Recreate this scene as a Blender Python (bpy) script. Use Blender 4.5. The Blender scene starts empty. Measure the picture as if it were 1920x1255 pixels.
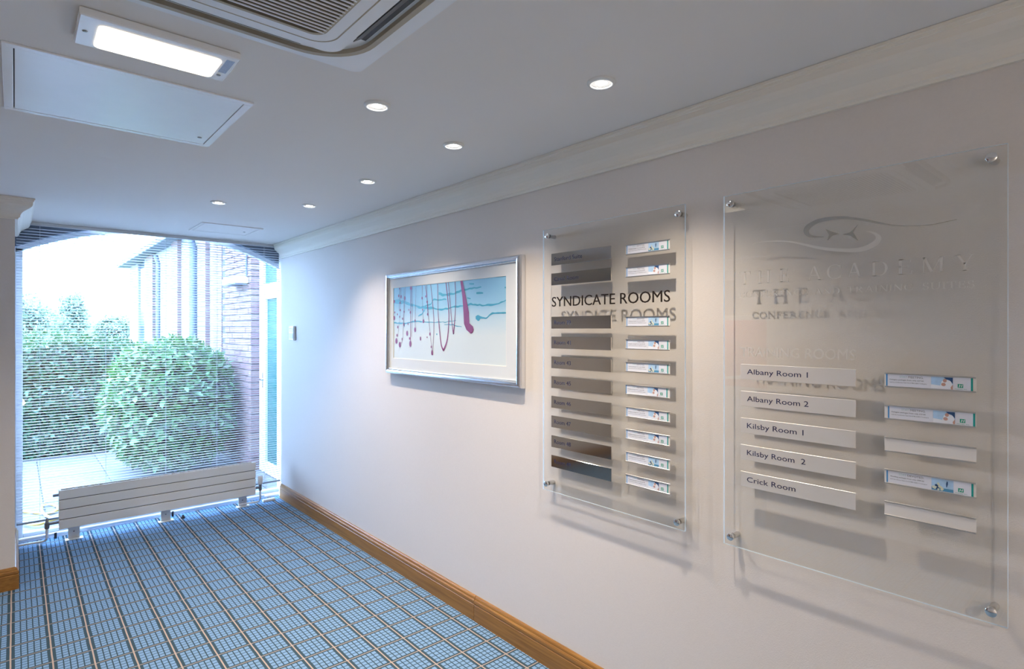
import bpy, math, random
import numpy as np
from mathutils import Vector, Matrix

random.seed(7)
rng = np.random.default_rng(7)
scene = bpy.context.scene
col = scene.collection

# ------------------------------------------------------------------ camera
cam_d = bpy.data.cameras.new('camera')
cam = bpy.data.objects.new('camera', cam_d)
col.objects.link(cam)
cam.location = (0, 0, 1.6)
cam.rotation_euler = (math.pi / 2, 0, -math.atan2(932, 1070))
cam_d.sensor_width = 36.0
cam_d.lens = 36.0 * 1070 / 1920
cam_d.shift_y = -8.5 / 1920
cam_d.clip_start = 0.02
cam_d.clip_end = 500
scene.camera = cam

# ------------------------------------------------------------------ world: even overcast sky
world = bpy.data.worlds.new('world')
scene.world = world
world.use_nodes = True
bg = world.node_tree.nodes['Background']
bg.inputs['Color'].default_value = (0.40, 0.60, 1.0, 1)
bg.inputs['Strength'].default_value = 8.4

scene.view_settings.view_transform = 'Standard'
scene.view_settings.look = 'None'
scene.view_settings.gamma = 1.0
scene.view_settings.use_curve_mapping = False
scene.view_settings.exposure = 1.88

DOWNLIGHT_W = 21.5
LAMP_EMIT = 0.55

# ------------------------------------------------------------------ main dimensions (metres)
XR = 1.92        # right wall
XL = -0.87       # left wall near the camera
YN = 4.68        # face of the short wall left of the window
YB = -3.0        # back wall
YW = 5.66        # window wall
ZC = 2.41        # ceiling
GZ = -0.08       # ground outside

# ================================================================== helpers
class MB:
    def __init__(self):
        self.v = []; self.f = []; self.m = []; self.s = []
    def add(self, verts, faces, mi=0, smooth=False):
        o = len(self.v)
        self.v += [tuple(p) for p in verts]
        self.f += [tuple(i + o for i in f) for f in faces]
        self.m += [mi] * len(faces)
        self.s += [smooth] * len(faces)
        return self
    def box(self, x0, x1, y0, y1, z0, z1, mi=0):
        v = [(x0,y0,z0),(x1,y0,z0),(x1,y1,z0),(x0,y1,z0),(x0,y0,z1),(x1,y0,z1),(x1,y1,z1),(x0,y1,z1)]
        f = [(0,3,2,1),(4,5,6,7),(0,1,5,4),(1,2,6,5),(2,3,7,6),(3,0,4,7)]
        return self.add(v, f, mi)
    def bbox(self, x0, x1, y0, y1, z0, z1, b=0.002, mi=0):
        # bevelled box: 24 corner verts
        xs = (x0, x1); ys = (y0, y1); zs = (z0, z1)
        idx = {}; v = []
        for i in (0,1):
            for j in (0,1):
                for k in (0,1):
                    x, y, z = xs[i], ys[j], zs[k]
                    dx = b if i == 0 else -b; dy = b if j == 0 else -b; dz = b if k == 0 else -b
                    for a, p in enumerate(((x, y+dy, z+dz), (x+dx, y, z+dz), (x+dx, y+dy, z))):
                        idx[(i,j,k,a)] = len(v); v.append(p)
        f = []
        for i in (0,1):
            q = [idx[(i,0,0,0)], idx[(i,1,0,0)], idx[(i,1,1,0)], idx[(i,0,1,0)]]
            f.append(q if i else q[::-1])
            q = [idx[(0,i,0,1)], idx[(0,i,1,1)], idx[(1,i,1,1)], idx[(1,i,0,1)]]
            f.append(q if i else q[::-1])
            q = [idx[(0,0,i,2)], idx[(1,0,i,2)], idx[(1,1,i,2)], idx[(0,1,i,2)]]
            f.append(q if i else q[::-1])
        for j in (0,1):
            for k in (0,1):
                q = [idx[(0,j,k,1)], idx[(1,j,k,1)], idx[(1,j,k,2)], idx[(0,j,k,2)]]
                f.append(q)
        for i in (0,1):
            for k in (0,1):
                f.append([idx[(i,0,k,0)], idx[(i,1,k,0)], idx[(i,1,k,2)], idx[(i,0,k,2)]])
        for i in (0,1):
            for j in (0,1):
                f.append([idx[(i,j,0,0)], idx[(i,j,1,0)], idx[(i,j,1,1)], idx[(i,j,0,1)]])
        for i in (0,1):
            for j in (0,1):
                for k in (0,1):
                    f.append([idx[(i,j,k,0)], idx[(i,j,k,1)], idx[(i,j,k,2)]])
        return self.add(v, f, mi)
    def lathe(self, prof, c=(0,0,0), n=32, axis='z', mi=0, smooth=True, cap0=False, cap1=False):
        v = []; f = []
        for r, h in prof:
            for i in range(n):
                a = 2 * math.pi * i / n
                p = (r * math.cos(a), r * math.sin(a), h)
                if axis == 'x': p = (p[2], p[0], p[1])
                elif axis == 'y': p = (p[1], p[2], p[0])
                v.append((p[0]+c[0], p[1]+c[1], p[2]+c[2]))
        for k in range(len(prof) - 1):
            for i in range(n):
                j = (i + 1) % n
                f.append((k*n+i, k*n+j, (k+1)*n+j, (k+1)*n+i))
        self.add(v, f, mi, smooth)
        if cap0: self.add(v[:n], [tuple(range(n))[::-1]], mi)
        if cap1: self.add(v[-n:], [tuple(range(n))], mi)
        return self
    def tube(self, pts, r, n=10, mi=0, caps=True):
        pts = [Vector(p) for p in pts]
        rings = []
        for i, p in enumerate(pts):
            d = (pts[min(i+1, len(pts)-1)] - pts[max(i-1, 0)]).normalized()
            up = Vector((0,0,1)) if abs(d.z) < 0.9 else Vector((1,0,0))
            a = d.cross(up).normalized(); b = a.cross(d).normalized()
            rr = r[i] if isinstance(r, (list, tuple)) else r
            rings.append([p + a*rr*math.cos(2*math.pi*k/n) + b*rr*math.sin(2*math.pi*k/n) for k in range(n)])
        v = [q for ring in rings for q in ring]
        f = []
        for k in range(len(rings)-1):
            for i in range(n):
                j = (i+1) % n
                f.append((k*n+i, k*n+j, (k+1)*n+j, (k+1)*n+i))
        self.add(v, f, mi, True)
        if caps:
            self.add(rings[0], [tuple(range(n))[::-1]], mi)
            self.add(rings[-1], [tuple(range(n))], mi)
        return self
    def prism(self, poly, fn, t0, t1, mi=0, smooth=False):
        # poly in 2D; fn(u, v, t) -> 3D
        n = len(poly)
        a = [fn(u, w, t0) for u, w in poly]; b = [fn(u, w, t1) for u, w in poly]
        self.add(a + b, [tuple(range(n))[::-1], tuple(range(n, 2*n))], mi)
        self.add(a + b, [(i, (i+1) % n, n + (i+1) % n, n + i) for i in range(n)], mi, smooth)
        return self
    def sweep(self, prof, path, offs, mi=0, caps=True):
        # prof: (d, z) ; path: (x, y) ; offs: offset dir per path point
        n = len(prof); v = []; f = []
        for (x, y), (ox, oy) in zip(path, offs):
            for d, z in prof:
                v.append((x + ox*d, y + oy*d, z))
        for k in range(len(path)-1):
            for i in range(n-1):
                f.append((k*n+i, k*n+i+1, (k+1)*n+i+1, (k+1)*n+i))
        self.add(v, f, mi)
        if caps:
            self.add(v[:n], [tuple(range(n))], mi)
            self.add(v[-n:], [tuple(range(n))[::-1]], mi)
        return self
    def mesh(self, name, mats):
        me = bpy.data.meshes.new(name)
        me.from_pydata(self.v, [], self.f)
        for m in (mats if isinstance(mats, (list, tuple)) else [mats]):
            me.materials.append(m)
        me.polygons.foreach_set('material_index', self.m)
        me.polygons.foreach_set('use_smooth', self.s)
        me.update()
        import bmesh
        bm = bmesh.new(); bm.from_mesh(me)
        bmesh.ops.recalc_face_normals(bm, faces=bm.faces)
        bm.to_mesh(me); bm.free()
        return me
    def build(self, name, mats, parent=None, weld=False):
        me = self.mesh(name, mats)
        return link(name, me, parent)

def link(name, data, parent=None, loc=None, rot=None):
    o = bpy.data.objects.new(name, data)
    col.objects.link(o)
    if loc is not None: o.location = loc
    if rot is not None: o.rotation_euler = rot
    if parent is not None:
        o.parent = parent
        o.matrix_parent_inverse = Matrix.Translation(-Vector(parent.location))
    return o

def empty(name, loc=(0,0,0)):
    o = bpy.data.objects.new(name, None)
    o.empty_display_size = 0.1
    o.location = loc
    col.objects.link(o)
    return o

def tag(o, label, cat, group=None, kind=None):
    o['label'] = label
    if cat: o['category'] = cat
    if group: o['group'] = group
    if kind: o['kind'] = kind
    return o

def struct(o, label=None):
    o['kind'] = 'structure'
    if label: o['label'] = label
    return o

# ================================================================== materials
def new_mat(name):
    m = bpy.data.materials.new(name); m.use_nodes = True
    nt = m.node_tree
    for n in list(nt.nodes): nt.nodes.remove(n)
    out = nt.nodes.new('ShaderNodeOutputMaterial')
    return m, nt, out

def pbr(name, c, rough=0.5, metal=0.0, bump=0.0, bscale=200, noise=0.0, nscale=8, spec=None, rand=0.0, island=0.0, stretch=None):
    m, nt, out = new_mat(name)
    b = nt.nodes.new('ShaderNodeBsdfPrincipled')
    nt.links.new(b.outputs[0], out.inputs[0])
    b.inputs['Base Color'].default_value = (*c, 1)
    b.inputs['Roughness'].default_value = rough
    b.inputs['Metallic'].default_value = metal
    if spec is not None: b.inputs['Specular IOR Level'].default_value = spec
    tc = nt.nodes.new('ShaderNodeTexCoord')
    src = tc.outputs['Object']
    if stretch:
        mp = nt.nodes.new('ShaderNodeMapping'); mp.inputs['Scale'].default_value = stretch
        nt.links.new(src, mp.inputs[0]); src = mp.outputs[0]
    if bump:
        n = nt.nodes.new('ShaderNodeTexNoise'); n.inputs['Scale'].default_value = bscale; n.inputs['Detail'].default_value = 3
        nt.links.new(src, n.inputs['Vector'])
        bp = nt.nodes.new('ShaderNodeBump'); bp.inputs['Strength'].default_value = bump; bp.inputs['Distance'].default_value = 0.002
        nt.links.new(n.outputs['Fac'], bp.inputs['Height']); nt.links.new(bp.outputs[0], b.inputs['Normal'])
    if noise or rand or island:
        hsv = nt.nodes.new('ShaderNodeHueSaturation'); hsv.inputs['Color'].default_value = (*c, 1)
        if noise:
            n = nt.nodes.new('ShaderNodeTexNoise'); n.inputs['Scale'].default_value = nscale; n.inputs['Detail'].default_value = 4
            nt.links.new(src, n.inputs['Vector']); fac = n.outputs['Fac']; amt = noise
        elif rand:
            n = nt.nodes.new('ShaderNodeObjectInfo'); fac = n.outputs['Random']; amt = rand
        else:
            n = nt.nodes.new('ShaderNodeNewGeometry'); fac = n.outputs['Random Per Island']; amt = island
        mr = nt.nodes.new('ShaderNodeMapRange')
        mr.inputs['To Min'].default_value = 1 - amt; mr.inputs['To Max'].default_value = 1 + amt
        nt.links.new(fac, mr.inputs['Value']); nt.links.new(mr.outputs[0], hsv.inputs['Value'])
        if island or rand:
            mh = nt.nodes.new('ShaderNodeMapRange'); mh.inputs['To Min'].default_value = 0.48; mh.inputs['To Max'].default_value = 0.52
            nt.links.new(fac, mh.inputs['Value']); nt.links.new(mh.outputs[0], hsv.inputs['Hue'])
        nt.links.new(hsv.outputs[0], b.inputs['Base Color'])
    return m

def emit(name, c, s):
    m, nt, out = new_mat(name)
    e = nt.nodes.new('ShaderNodeEmission'); e.inputs[0].default_value = (*c, 1); e.inputs[1].default_value = s
    nt.links.new(e.outputs[0], out.inputs[0]); return m

def clear(name, tint, ior=1.49, gloss=1.0, rough=0.0):
    m, nt, out = new_mat(name)
    t = nt.nodes.new('ShaderNodeBsdfTransparent'); t.inputs[0].default_value = (*tint, 1)
    g = nt.nodes.new('ShaderNodeBsdfGlossy'); g.inputs['Roughness'].default_value = rough
    g.inputs['Color'].default_value = (gloss, gloss, gloss, 1)
    geo = nt.nodes.new('ShaderNodeNewGeometry')
    # Fresnel of the outer surface on both sides
    fr = nt.nodes.new('ShaderNodeFresnel'); fr.inputs['IOR'].default_value = ior
    inv = nt.nodes.new('ShaderNodeMath'); inv.operation = 'SUBTRACT'; inv.inputs[0].default_value = 1
    nt.links.new(geo.outputs['Backfacing'], inv.inputs[1])
    mul = nt.nodes.new('ShaderNodeMath'); mul.operation = 'MULTIPLY'
    nt.links.new(fr.outputs[0], mul.inputs[0]); nt.links.new(inv.outputs[0], mul.inputs[1])
    mx = nt.nodes.new('ShaderNodeMixShader')
    nt.links.new(mul.outputs[0], mx.inputs[0]); nt.links.new(t.outputs[0], mx.inputs[1]); nt.links.new(g.outputs[0], mx.inputs[2])
    nt.links.new(mx.outputs[0], out.inputs[0]); return m

def edge_mat(name):
    m, nt, out = new_mat(name)
    d = nt.nodes.new('ShaderNodeBsdfDiffuse'); d.inputs[0].default_value = (0.78, 0.88, 0.95, 1)
    t = nt.nodes.new('ShaderNodeBsdfTranslucent'); t.inputs[0].default_value = (0.80, 0.92, 1.0, 1)
    mx = nt.nodes.new('ShaderNodeMixShader'); mx.inputs[0].default_value = 0.6
    nt.links.new(d.outputs[0], mx.inputs[1]); nt.links.new(t.outputs[0], mx.inputs[2])
    nt.links.new(mx.outputs[0], out.inputs[0]); return m

def leaf_mat(name, c, var):
    m = pbr(name, c, rough=0.32, island=var, spec=0.6)
    nt = m.node_tree
    b = next(n for n in nt.nodes if n.type == 'BSDF_PRINCIPLED')
    out = next(n for n in nt.nodes if n.type == 'OUTPUT_MATERIAL')
    t = nt.nodes.new('ShaderNodeBsdfTranslucent'); t.inputs[0].default_value = (c[0]*1.6, c[1]*1.5, c[2]*0.8, 1)
    mx = nt.nodes.new('ShaderNodeMixShader'); mx.inputs[0].default_value = 0.25
    nt.links.new(b.outputs[0], mx.inputs[1]); nt.links.new(t.outputs[0], mx.inputs[2]); nt.links.new(mx.outputs[0], out.inputs[0])
    return m

def carpet_mat():
    m, nt, out = new_mat('carpet')
    N = nt.nodes; L = nt.links
    b = N.new('ShaderNodeBsdfPrincipled'); L.new(b.outputs[0], out.inputs[0])
    b.inputs['Roughness'].default_value = 1.0; b.inputs['Specular IOR Level'].default_value = 0.0
    tc = N.new('ShaderNodeTexCoord')
    wob = N.new('ShaderNodeTexNoise'); wob.inputs['Scale'].default_value = 7; L.new(tc.outputs['Object'], wob.inputs['Vector'])
    sub = N.new('ShaderNodeVectorMath'); sub.operation = 'SUBTRACT'; sub.inputs[1].default_value = (.5,.5,.5); L.new(wob.outputs['Color'], sub.inputs[0])
    sc = N.new('ShaderNodeVectorMath'); sc.operation = 'SCALE'; sc.inputs['Scale'].default_value = 0.004; L.new(sub.outputs[0], sc.inputs[0])
    add = N.new('ShaderNodeVectorMath'); add.operation = 'ADD'; L.new(tc.outputs['Object'], add.inputs[0]); L.new(sc.outputs[0], add.inputs[1])
    sx = N.new('ShaderNodeSeparateXYZ'); L.new(add.outputs[0], sx.inputs[0])
    def M(op, a, bb=None, c=None):
        n = N.new('ShaderNodeMath'); n.operation = op
        for i, q in enumerate((a, bb, c)):
            if q is None: continue
            if isinstance(q, (int, float)): n.inputs[i].default_value = q
            else: L.new(q, n.inputs[i])
        return n.outputs[0]
    P = 0.1537
    def cell(src, off):   # metres inside the cell, 0..P
        return M('MULTIPLY', M('FRACT', M('DIVIDE', M('SUBTRACT', src, off - 50*P), P)), P)
    u = cell(sx.outputs['X'], 0.291); v = cell(sx.outputs['Y'], 3.374)
    def near(a, w):       # 1 when within w of the cell edge
        return M('MAXIMUM', M('LESS_THAN', a, w), M('GREATER_THAN', a, P - w))
    cream = M('MAXIMUM', near(u, 0.0033), near(v, 0.0026))
    def blocks(a, lo, n, gap):
        pitch = (P - 2*lo) / n
        inside = M('MULTIPLY', M('GREATER_THAN', a, lo), M('LESS_THAN', a, P - lo))
        fr = M('MULTIPLY', M('FRACT', M('DIVIDE', M('SUBTRACT', a, lo), pitch)), pitch)
        return M('MULTIPLY', inside, M('MULTIPLY', M('GREATER_THAN', fr, gap/2), M('LESS_THAN', fr, pitch - gap/2)))
    blk = M('MULTIPLY', blocks(u, 0.0135, 5, 0.0052), blocks(v, 0.010, 5, 0.0050))
    pile = N.new('ShaderNodeTexNoise'); pile.inputs['Scale'].default_value = 420; pile.inputs['Detail'].default_value = 2; L.new(tc.outputs['Object'], pile.inputs['Vector'])
    def mix(f, a, bb):
        n = N.new('ShaderNodeMix'); n.data_type = 'RGBA'
        for s, q in ((n.inputs[0], f), (n.inputs[6], a), (n.inputs[7], bb)):
            if isinstance(q, tuple): s.default_value = (*q, 1)
            else: L.new(q, s)
        return n.outputs[2]
    c1 = mix(blk, (0.048, 0.082, 0.108), (0.190, 0.315, 0.485))
    c2 = mix(cream, c1, (0.42, 0.335, 0.285))
    hs = N.new('ShaderNodeHueSaturation'); L.new(c2, hs.inputs['Color'])
    mr = N.new('ShaderNodeMapRange'); mr.inputs['From Min'].default_value = 0.3; mr.inputs['From Max'].default_value = 0.7
    mr.inputs['To Min'].default_value = 0.78; mr.inputs['To Max'].default_value = 1.22; L.new(pile.outputs['Fac'], mr.inputs['Value'])
    L.new(mr.outputs[0], hs.inputs['Value']); L.new(hs.outputs[0], b.inputs['Base Color'])
    bp = N.new('ShaderNodeBump'); bp.inputs['Strength'].default_value = 0.4; bp.inputs['Distance'].default_value = 0.003
    L.new(pile.outputs['Fac'], bp.inputs['Height']); L.new(bp.outputs[0], b.inputs['Normal'])
    return m

def wood_mat(name, c0, c1, scale=(14, 1.2, 40), rough=0.35):
    m, nt, out = new_mat(name)
    b = nt.nodes.new('ShaderNodeBsdfPrincipled'); nt.links.new(b.outputs[0], out.inputs[0])
    b.inputs['Roughness'].default_value = rough
    tc = nt.nodes.new('ShaderNodeTexCoord')
    oi = nt.nodes.new('ShaderNodeObjectInfo')
    ad = nt.nodes.new('ShaderNodeVectorMath'); ad.operation = 'ADD'
    nt.links.new(tc.outputs['Object'], ad.inputs[0]); nt.links.new(oi.outputs['Random'], ad.inputs[1])
    mp = nt.nodes.new('ShaderNodeMapping'); mp.inputs['Scale'].default_value = scale
    nt.links.new(ad.outputs[0], mp.inputs[0])
    n = nt.nodes.new('ShaderNodeTexNoise'); n.inputs['Scale'].default_value = 2.2; n.inputs['Detail'].default_value = 6; n.inputs['Distortion'].default_value = 0.6
    nt.links.new(mp.outputs[0], n.inputs['Vector'])
    r = nt.nodes.new('ShaderNodeValToRGB')
    r.color_ramp.elements[0].position = 0.32; r.color_ramp.elements[0].color = (*c0, 1)
    r.color_ramp.elements[1].position = 0.68; r.color_ramp.elements[1].color = (*c1, 1)
    nt.links.new(n.outputs['Fac'], r.inputs[0]); nt.links.new(r.outputs[0], b.inputs['Base Color'])
    return m

def brick_tex_mat():
    m, nt, out = new_mat('far_brickwork')
    b = nt.nodes.new('ShaderNodeBsdfPrincipled'); nt.links.new(b.outputs[0], out.inputs[0]); b.inputs['Roughness'].default_value = 0.9
    tc = nt.nodes.new('ShaderNodeTexCoord')
    sp = nt.nodes.new('ShaderNodeSeparateXYZ'); nt.links.new(tc.outputs['Object'], sp.inputs[0])
    cb = nt.nodes.new('ShaderNodeCombineXYZ'); nt.links.new(sp.outputs['Y'], cb.inputs['X']); nt.links.new(sp.outputs['Z'], cb.inputs['Y'])
    t = nt.nodes.new('ShaderNodeTexBrick'); nt.links.new(cb.outputs[0], t.inputs['Vector'])
    t.inputs['Scale'].default_value = 1; t.inputs['Brick Width'].default_value = 0.225; t.inputs['Row Height'].default_value = 0.075
    t.inputs['Mortar Size'].default_value = 0.005
    t.inputs['Color1'].default_value = (0.17, 0.095, 0.085, 1); t.inputs['Color2'].default_value = (0.14, 0.078, 0.07, 1); t.inputs['Mortar'].default_value = (0.07, 0.062, 0.06, 1)
    nt.links.new(t.outputs['Color'], b.inputs['Base Color'])
    return m

def print_mat():
    # printed sheet: pale blue at the top fading to white paper
    m, nt, out = new_mat('art_print')
    b = nt.nodes.new('ShaderNodeBsdfPrincipled'); nt.links.new(b.outputs[0], out.inputs[0]); b.inputs['Roughness'].default_value = 0.6
    tc = nt.nodes.new('ShaderNodeTexCoord')
    n = nt.nodes.new('ShaderNodeTexNoise'); n.inputs['Scale'].default_value = 3; n.inputs['Detail'].default_value = 3
    mp = nt.nodes.new('ShaderNodeMapping'); mp.inputs['Scale'].default_value = (1, 1, 3); nt.links.new(tc.outputs['Object'], mp.inputs[0]); nt.links.new(mp.outputs[0], n.inputs['Vector'])
    sp = nt.nodes.new('ShaderNodeSeparateXYZ'); nt.links.new(tc.outputs['Object'], sp.inputs[0])
    ma = nt.nodes.new('ShaderNodeMath'); ma.operation = 'MULTIPLY_ADD'; ma.inputs[1].default_value = 0.10
    nt.links.new(n.outputs['Fac'], ma.inputs[0]); nt.links.new(sp.outputs['Z'], ma.inputs[2])
    mr = nt.nodes.new('ShaderNodeMapRange'); mr.inputs['From Min'].default_value = 1.62; mr.inputs['From Max'].default_value = 1.93
    nt.links.new(ma.outputs[0], mr.inputs['Value'])
    r = nt.nodes.new('ShaderNodeValToRGB')
    e = r.color_ramp.elements
    e[0].position = 0.0; e[0].color = (0.62, 0.68, 0.68, 1)
    e[1].position = 1.0; e[1].color = (0.22, 0.47, 0.66, 1)
    k = e.new(0.30); k.color = (0.48, 0.62, 0.68, 1)
    k = e.new(0.55); k.color = (0.28, 0.52, 0.68, 1)
    nt.links.new(mr.outputs[0], r.inputs[0]); nt.links.new(r.outputs[0], b.inputs['Base Color'])
    return m

M = dict(
    wall=pbr('wall_paper', (0.72, 0.67, 0.635), 0.85, bump=0.25, bscale=260, noise=0.03, nscale=120),
    ceil=pbr('ceiling_paint', (0.85, 0.815, 0.785), 0.9, bump=0.05, bscale=60),
    spandrel=pbr('spandrel_shade_colour', (0.13, 0.15, 0.19), 0.8),  # backlit shade of the wall corners put into the base colour
    cov=pbr('coving_paint', (0.84, 0.79, 0.71), 0.6),
    white=pbr('white_gloss', (0.80, 0.81, 0.82), 0.35),
    upvc=pbr('white_frame', (0.70, 0.71, 0.73), 0.4),
    panelw=pbr('hatch_white', (0.93, 0.94, 0.96), 0.18, noise=0.03, nscale=14),
    gap=pbr('shadow_gap_rubber', (0.05, 0.05, 0.055), 0.8),
    rad=pbr('radiator_enamel', (0.74, 0.74, 0.71), 0.35),
    oak=wood_mat('oak_skirting', (0.23, 0.100, 0.018), (0.37, 0.175, 0.036)),
    darkwood=wood_mat('dark_wood_door', (0.045, 0.022, 0.012), (0.09, 0.045, 0.022), (30, 30, 1.5)),
    carpet=carpet_mat(),
    steel=pbr('polished_steel', (0.62, 0.60, 0.575), 0.10, metal=1.0),
    brushed=pbr('brushed_steel', (0.66, 0.655, 0.65), 0.28, metal=1.0, bump=0.1, bscale=400, stretch=(1, 0.03, 1)),
    darkrefl=pbr('letter_reflection_colour', (0.060, 0.045, 0.040), 0.25, metal=0.6),  # steel letters; the dark reflection on them is put into the colour
    chrome=pbr('chrome', (0.80, 0.81, 0.83), 0.08, metal=1.0),
    silver=pbr('silver_frame', (0.80, 0.82, 0.86), 0.20, metal=1.0),
    acrylic=clear('clear_acrylic', (0.972, 0.975, 0.968)),
    edge=edge_mat('acrylic_edge'),
    glass=clear('window_glass', (0.96, 0.985, 0.98), 1.5),
    doorglass=pbr('green_door_glass', (0.004, 0.060, 0.052), 0.5, spec=0.08),
    fanglass=pbr('blue_fanlight_glass', (0.03, 0.085, 0.11), 0.5, spec=0.08),
    satin=pbr('satin_aluminium', (0.80, 0.765, 0.72), 0.33, metal=0.35),
    slat=pbr('blind_slat', (0.60, 0.61, 0.63), 0.4),
    cord=pbr('blind_cord', (0.55, 0.58, 0.62), 0.8),
    navy=pbr('navy_lettering', (0.012, 0.014, 0.07), 0.5),
    black=pbr('black_print', (0.03, 0.03, 0.035), 0.6),
    grey=pbr('grey_print', (0.18, 0.17, 0.18), 0.6),
    paleteal=pbr('pale_teal_print', (0.40, 0.60, 0.58), 0.6),
    paper=pbr('insert_paper', (0.74, 0.76, 0.84), 0.45),
    blank=pbr('blank_insert', (0.76, 0.73, 0.70), 0.4),
    blueband=pbr('blue_band', (0.06, 0.28, 0.62), 0.5),
    greenband=pbr('teal_band', (0.01, 0.33, 0.30), 0.5),
    logo=pbr('green_logo', (0.01, 0.34, 0.22), 0.5),
    pic_sky=pbr('picture_sky', (0.42, 0.62, 0.84), 0.5, noise=0.25, nscale=60),
    pic_sea=pbr('picture_sea', (0.08, 0.28, 0.48), 0.5, noise=0.3, nscale=80),
    pic_skin=pbr('picture_skin', (0.56, 0.32, 0.26), 0.5),
    pic_white=pbr('picture_white', (0.82, 0.85, 0.92), 0.5),
    pic_navy=pbr('picture_navy', (0.02, 0.07, 0.20), 0.5),
    pic_cream=pbr('picture_flowers', (0.70, 0.72, 0.56), 0.5),
    mat=pbr('picture_mount', (0.66, 0.68, 0.68), 0.8),
    bevel=pbr('mount_bevel', (0.85, 0.80, 0.70), 0.7),
    print=print_mat(),
    magenta=pbr('magenta_ink', (0.22, 0.014, 0.115), 0.5, noise=0.3, nscale=9),
    teal=pbr('teal_ink', (0.035, 0.29, 0.42), 0.5, noise=0.15, nscale=30),
    acwhite=pbr('ac_plastic', (0.84, 0.86, 0.89), 0.3),
    acbeige=pbr('ac_aged_trim', (0.44, 0.38, 0.29), 0.5),
    acdark=pbr('ac_dark', (0.018, 0.018, 0.022), 0.5),
    acfilter=pbr('ac_filter', (0.10, 0.075, 0.045), 0.9),
    acgrey=pbr('ac_flap', (0.16, 0.17, 0.19), 0.45),
    lens=emit('lamp_diffuser', (1.0, 0.88, 0.70), LAMP_EMIT),
    lensrib=emit('lamp_tube', (1.0, 0.92, 0.76), LAMP_EMIT * 4.0),
    bulb=emit('downlight_bulb', (1.0, 0.97, 0.92), 20),
    bulbglass=emit('downlight_glass', (1.0, 0.97, 0.93), 0.26),
    sticker=pbr('sticker', (0.42, 0.52, 0.70), 0.6, noise=0.4, nscale=220),
    screw=pbr('screw', (0.35, 0.34, 0.33), 0.35, metal=1.0),
    lcd=pbr('lcd', (0.42, 0.56, 0.60), 0.25),
    lcdblue=pbr('control_door', (0.42, 0.56, 0.76), 0.4),
    valve=pbr('valve_metal', (0.30, 0.31, 0.33), 0.35, metal=1.0),
    blackp=pbr('black_plastic', (0.015, 0.015, 0.02), 0.5),
    slab=pbr('paving_slab', (0.125, 0.125, 0.122), 0.9, rand=0.07),
    paver=pbr('brick_paver', (0.12, 0.118, 0.118), 0.9, rand=0.12),
    joint=pbr('paving_joint', (0.06, 0.058, 0.055), 0.95),
    soil=pbr('soil_and_grass', (0.10, 0.13, 0.06), 1.0, noise=0.3, nscale=2),
    brick=pbr('brick', (0.17, 0.095, 0.085), 0.9, rand=0.14),
    mortar=pbr('mortar', (0.055, 0.05, 0.05), 0.95),
    fbrick=brick_tex_mat(),
    render=pbr('white_cladding', (0.22, 0.22, 0.235), 0.7),
    dkglass=pbr('dark_window', (0.03, 0.05, 0.09), 0.08),
    eave=pbr('eave_board', (0.09, 0.11, 0.15), 0.6),
    leaf=leaf_mat('hedge_leaf', (0.030, 0.082, 0.036), 0.65),
    leaf2=leaf_mat('laurel_leaf', (0.042, 0.118, 0.034), 0.60),
    leaf3=leaf_mat('hazed_distant_leaf', (0.13, 0.20, 0.15), 0.4),  # lightened: distance haze put into the leaf colour
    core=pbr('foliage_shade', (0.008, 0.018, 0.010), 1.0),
    bark=pbr('bark', (0.10, 0.075, 0.05), 0.95),
    hose=pbr('yellow_hose', (0.42, 0.27, 0.035), 0.45),
    red=pbr('red_panel', (0.50, 0.015, 0.025), 0.3),
    machine=pbr('machine_silver', (0.50, 0.53, 0.56), 0.35),
    yellow=pbr('fallen_leaf', (0.80, 0.62, 0.15), 0.6),
)

# ================================================================== the room shell
struct(MB().box(-2.4, XR, YB, YW + 0.02, -0.06, 0.0).build('floor', M['carpet']), 'blue carpet with a cream grid over small pale blue blocks')
struct(MB().box(-2.4, XR + 0.2, YB - 0.2, YW + 0.06, ZC, ZC + 0.2).build('ceiling', M['ceil']), 'smooth white painted ceiling')
struct(MB().box(XR, XR + 0.25, YB - 0.2, 5.63, -0.1, ZC).build('wall_right', M['wall']), 'beige papered wall that carries the boards and the picture')
struct(MB().box(XL - 0.15, XL, YB, 2.15, 0, ZC).build('wall_left', M['wall']))
struct(MB().box(-2.55, XR, YB - 0.2, YB, 0, ZC).build('wall_back', M['wall']))
struct(MB().box(-2.6, -2.4, YB, YN + 0.3, 0, ZC).build('wall_passage', M['wall']))
struct(MB().box(-2.6, 0.0, YN, YW + 0.26, -0.1, ZC).build('wall_nib', M['wall']), 'pale end of wall left of the blind')

# window wall: two spandrels left by the arched opening
XW = 2.005      # right end of the window, hidden a little behind the wall end
AX, AR, AZ = 0.99, 2.10, 2.475
def arch_z(x): return AZ - (AR - math.sqrt(AR*AR - (x-AX)**2))
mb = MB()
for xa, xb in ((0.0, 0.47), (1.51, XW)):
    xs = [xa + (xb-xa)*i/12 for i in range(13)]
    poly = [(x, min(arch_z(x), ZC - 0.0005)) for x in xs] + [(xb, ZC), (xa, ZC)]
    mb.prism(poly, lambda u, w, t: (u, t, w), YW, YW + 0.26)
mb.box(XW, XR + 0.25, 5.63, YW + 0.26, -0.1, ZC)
struct(mb.build('wall_window', M['spandrel']), 'shaded wall corners above the arched window')

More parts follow.
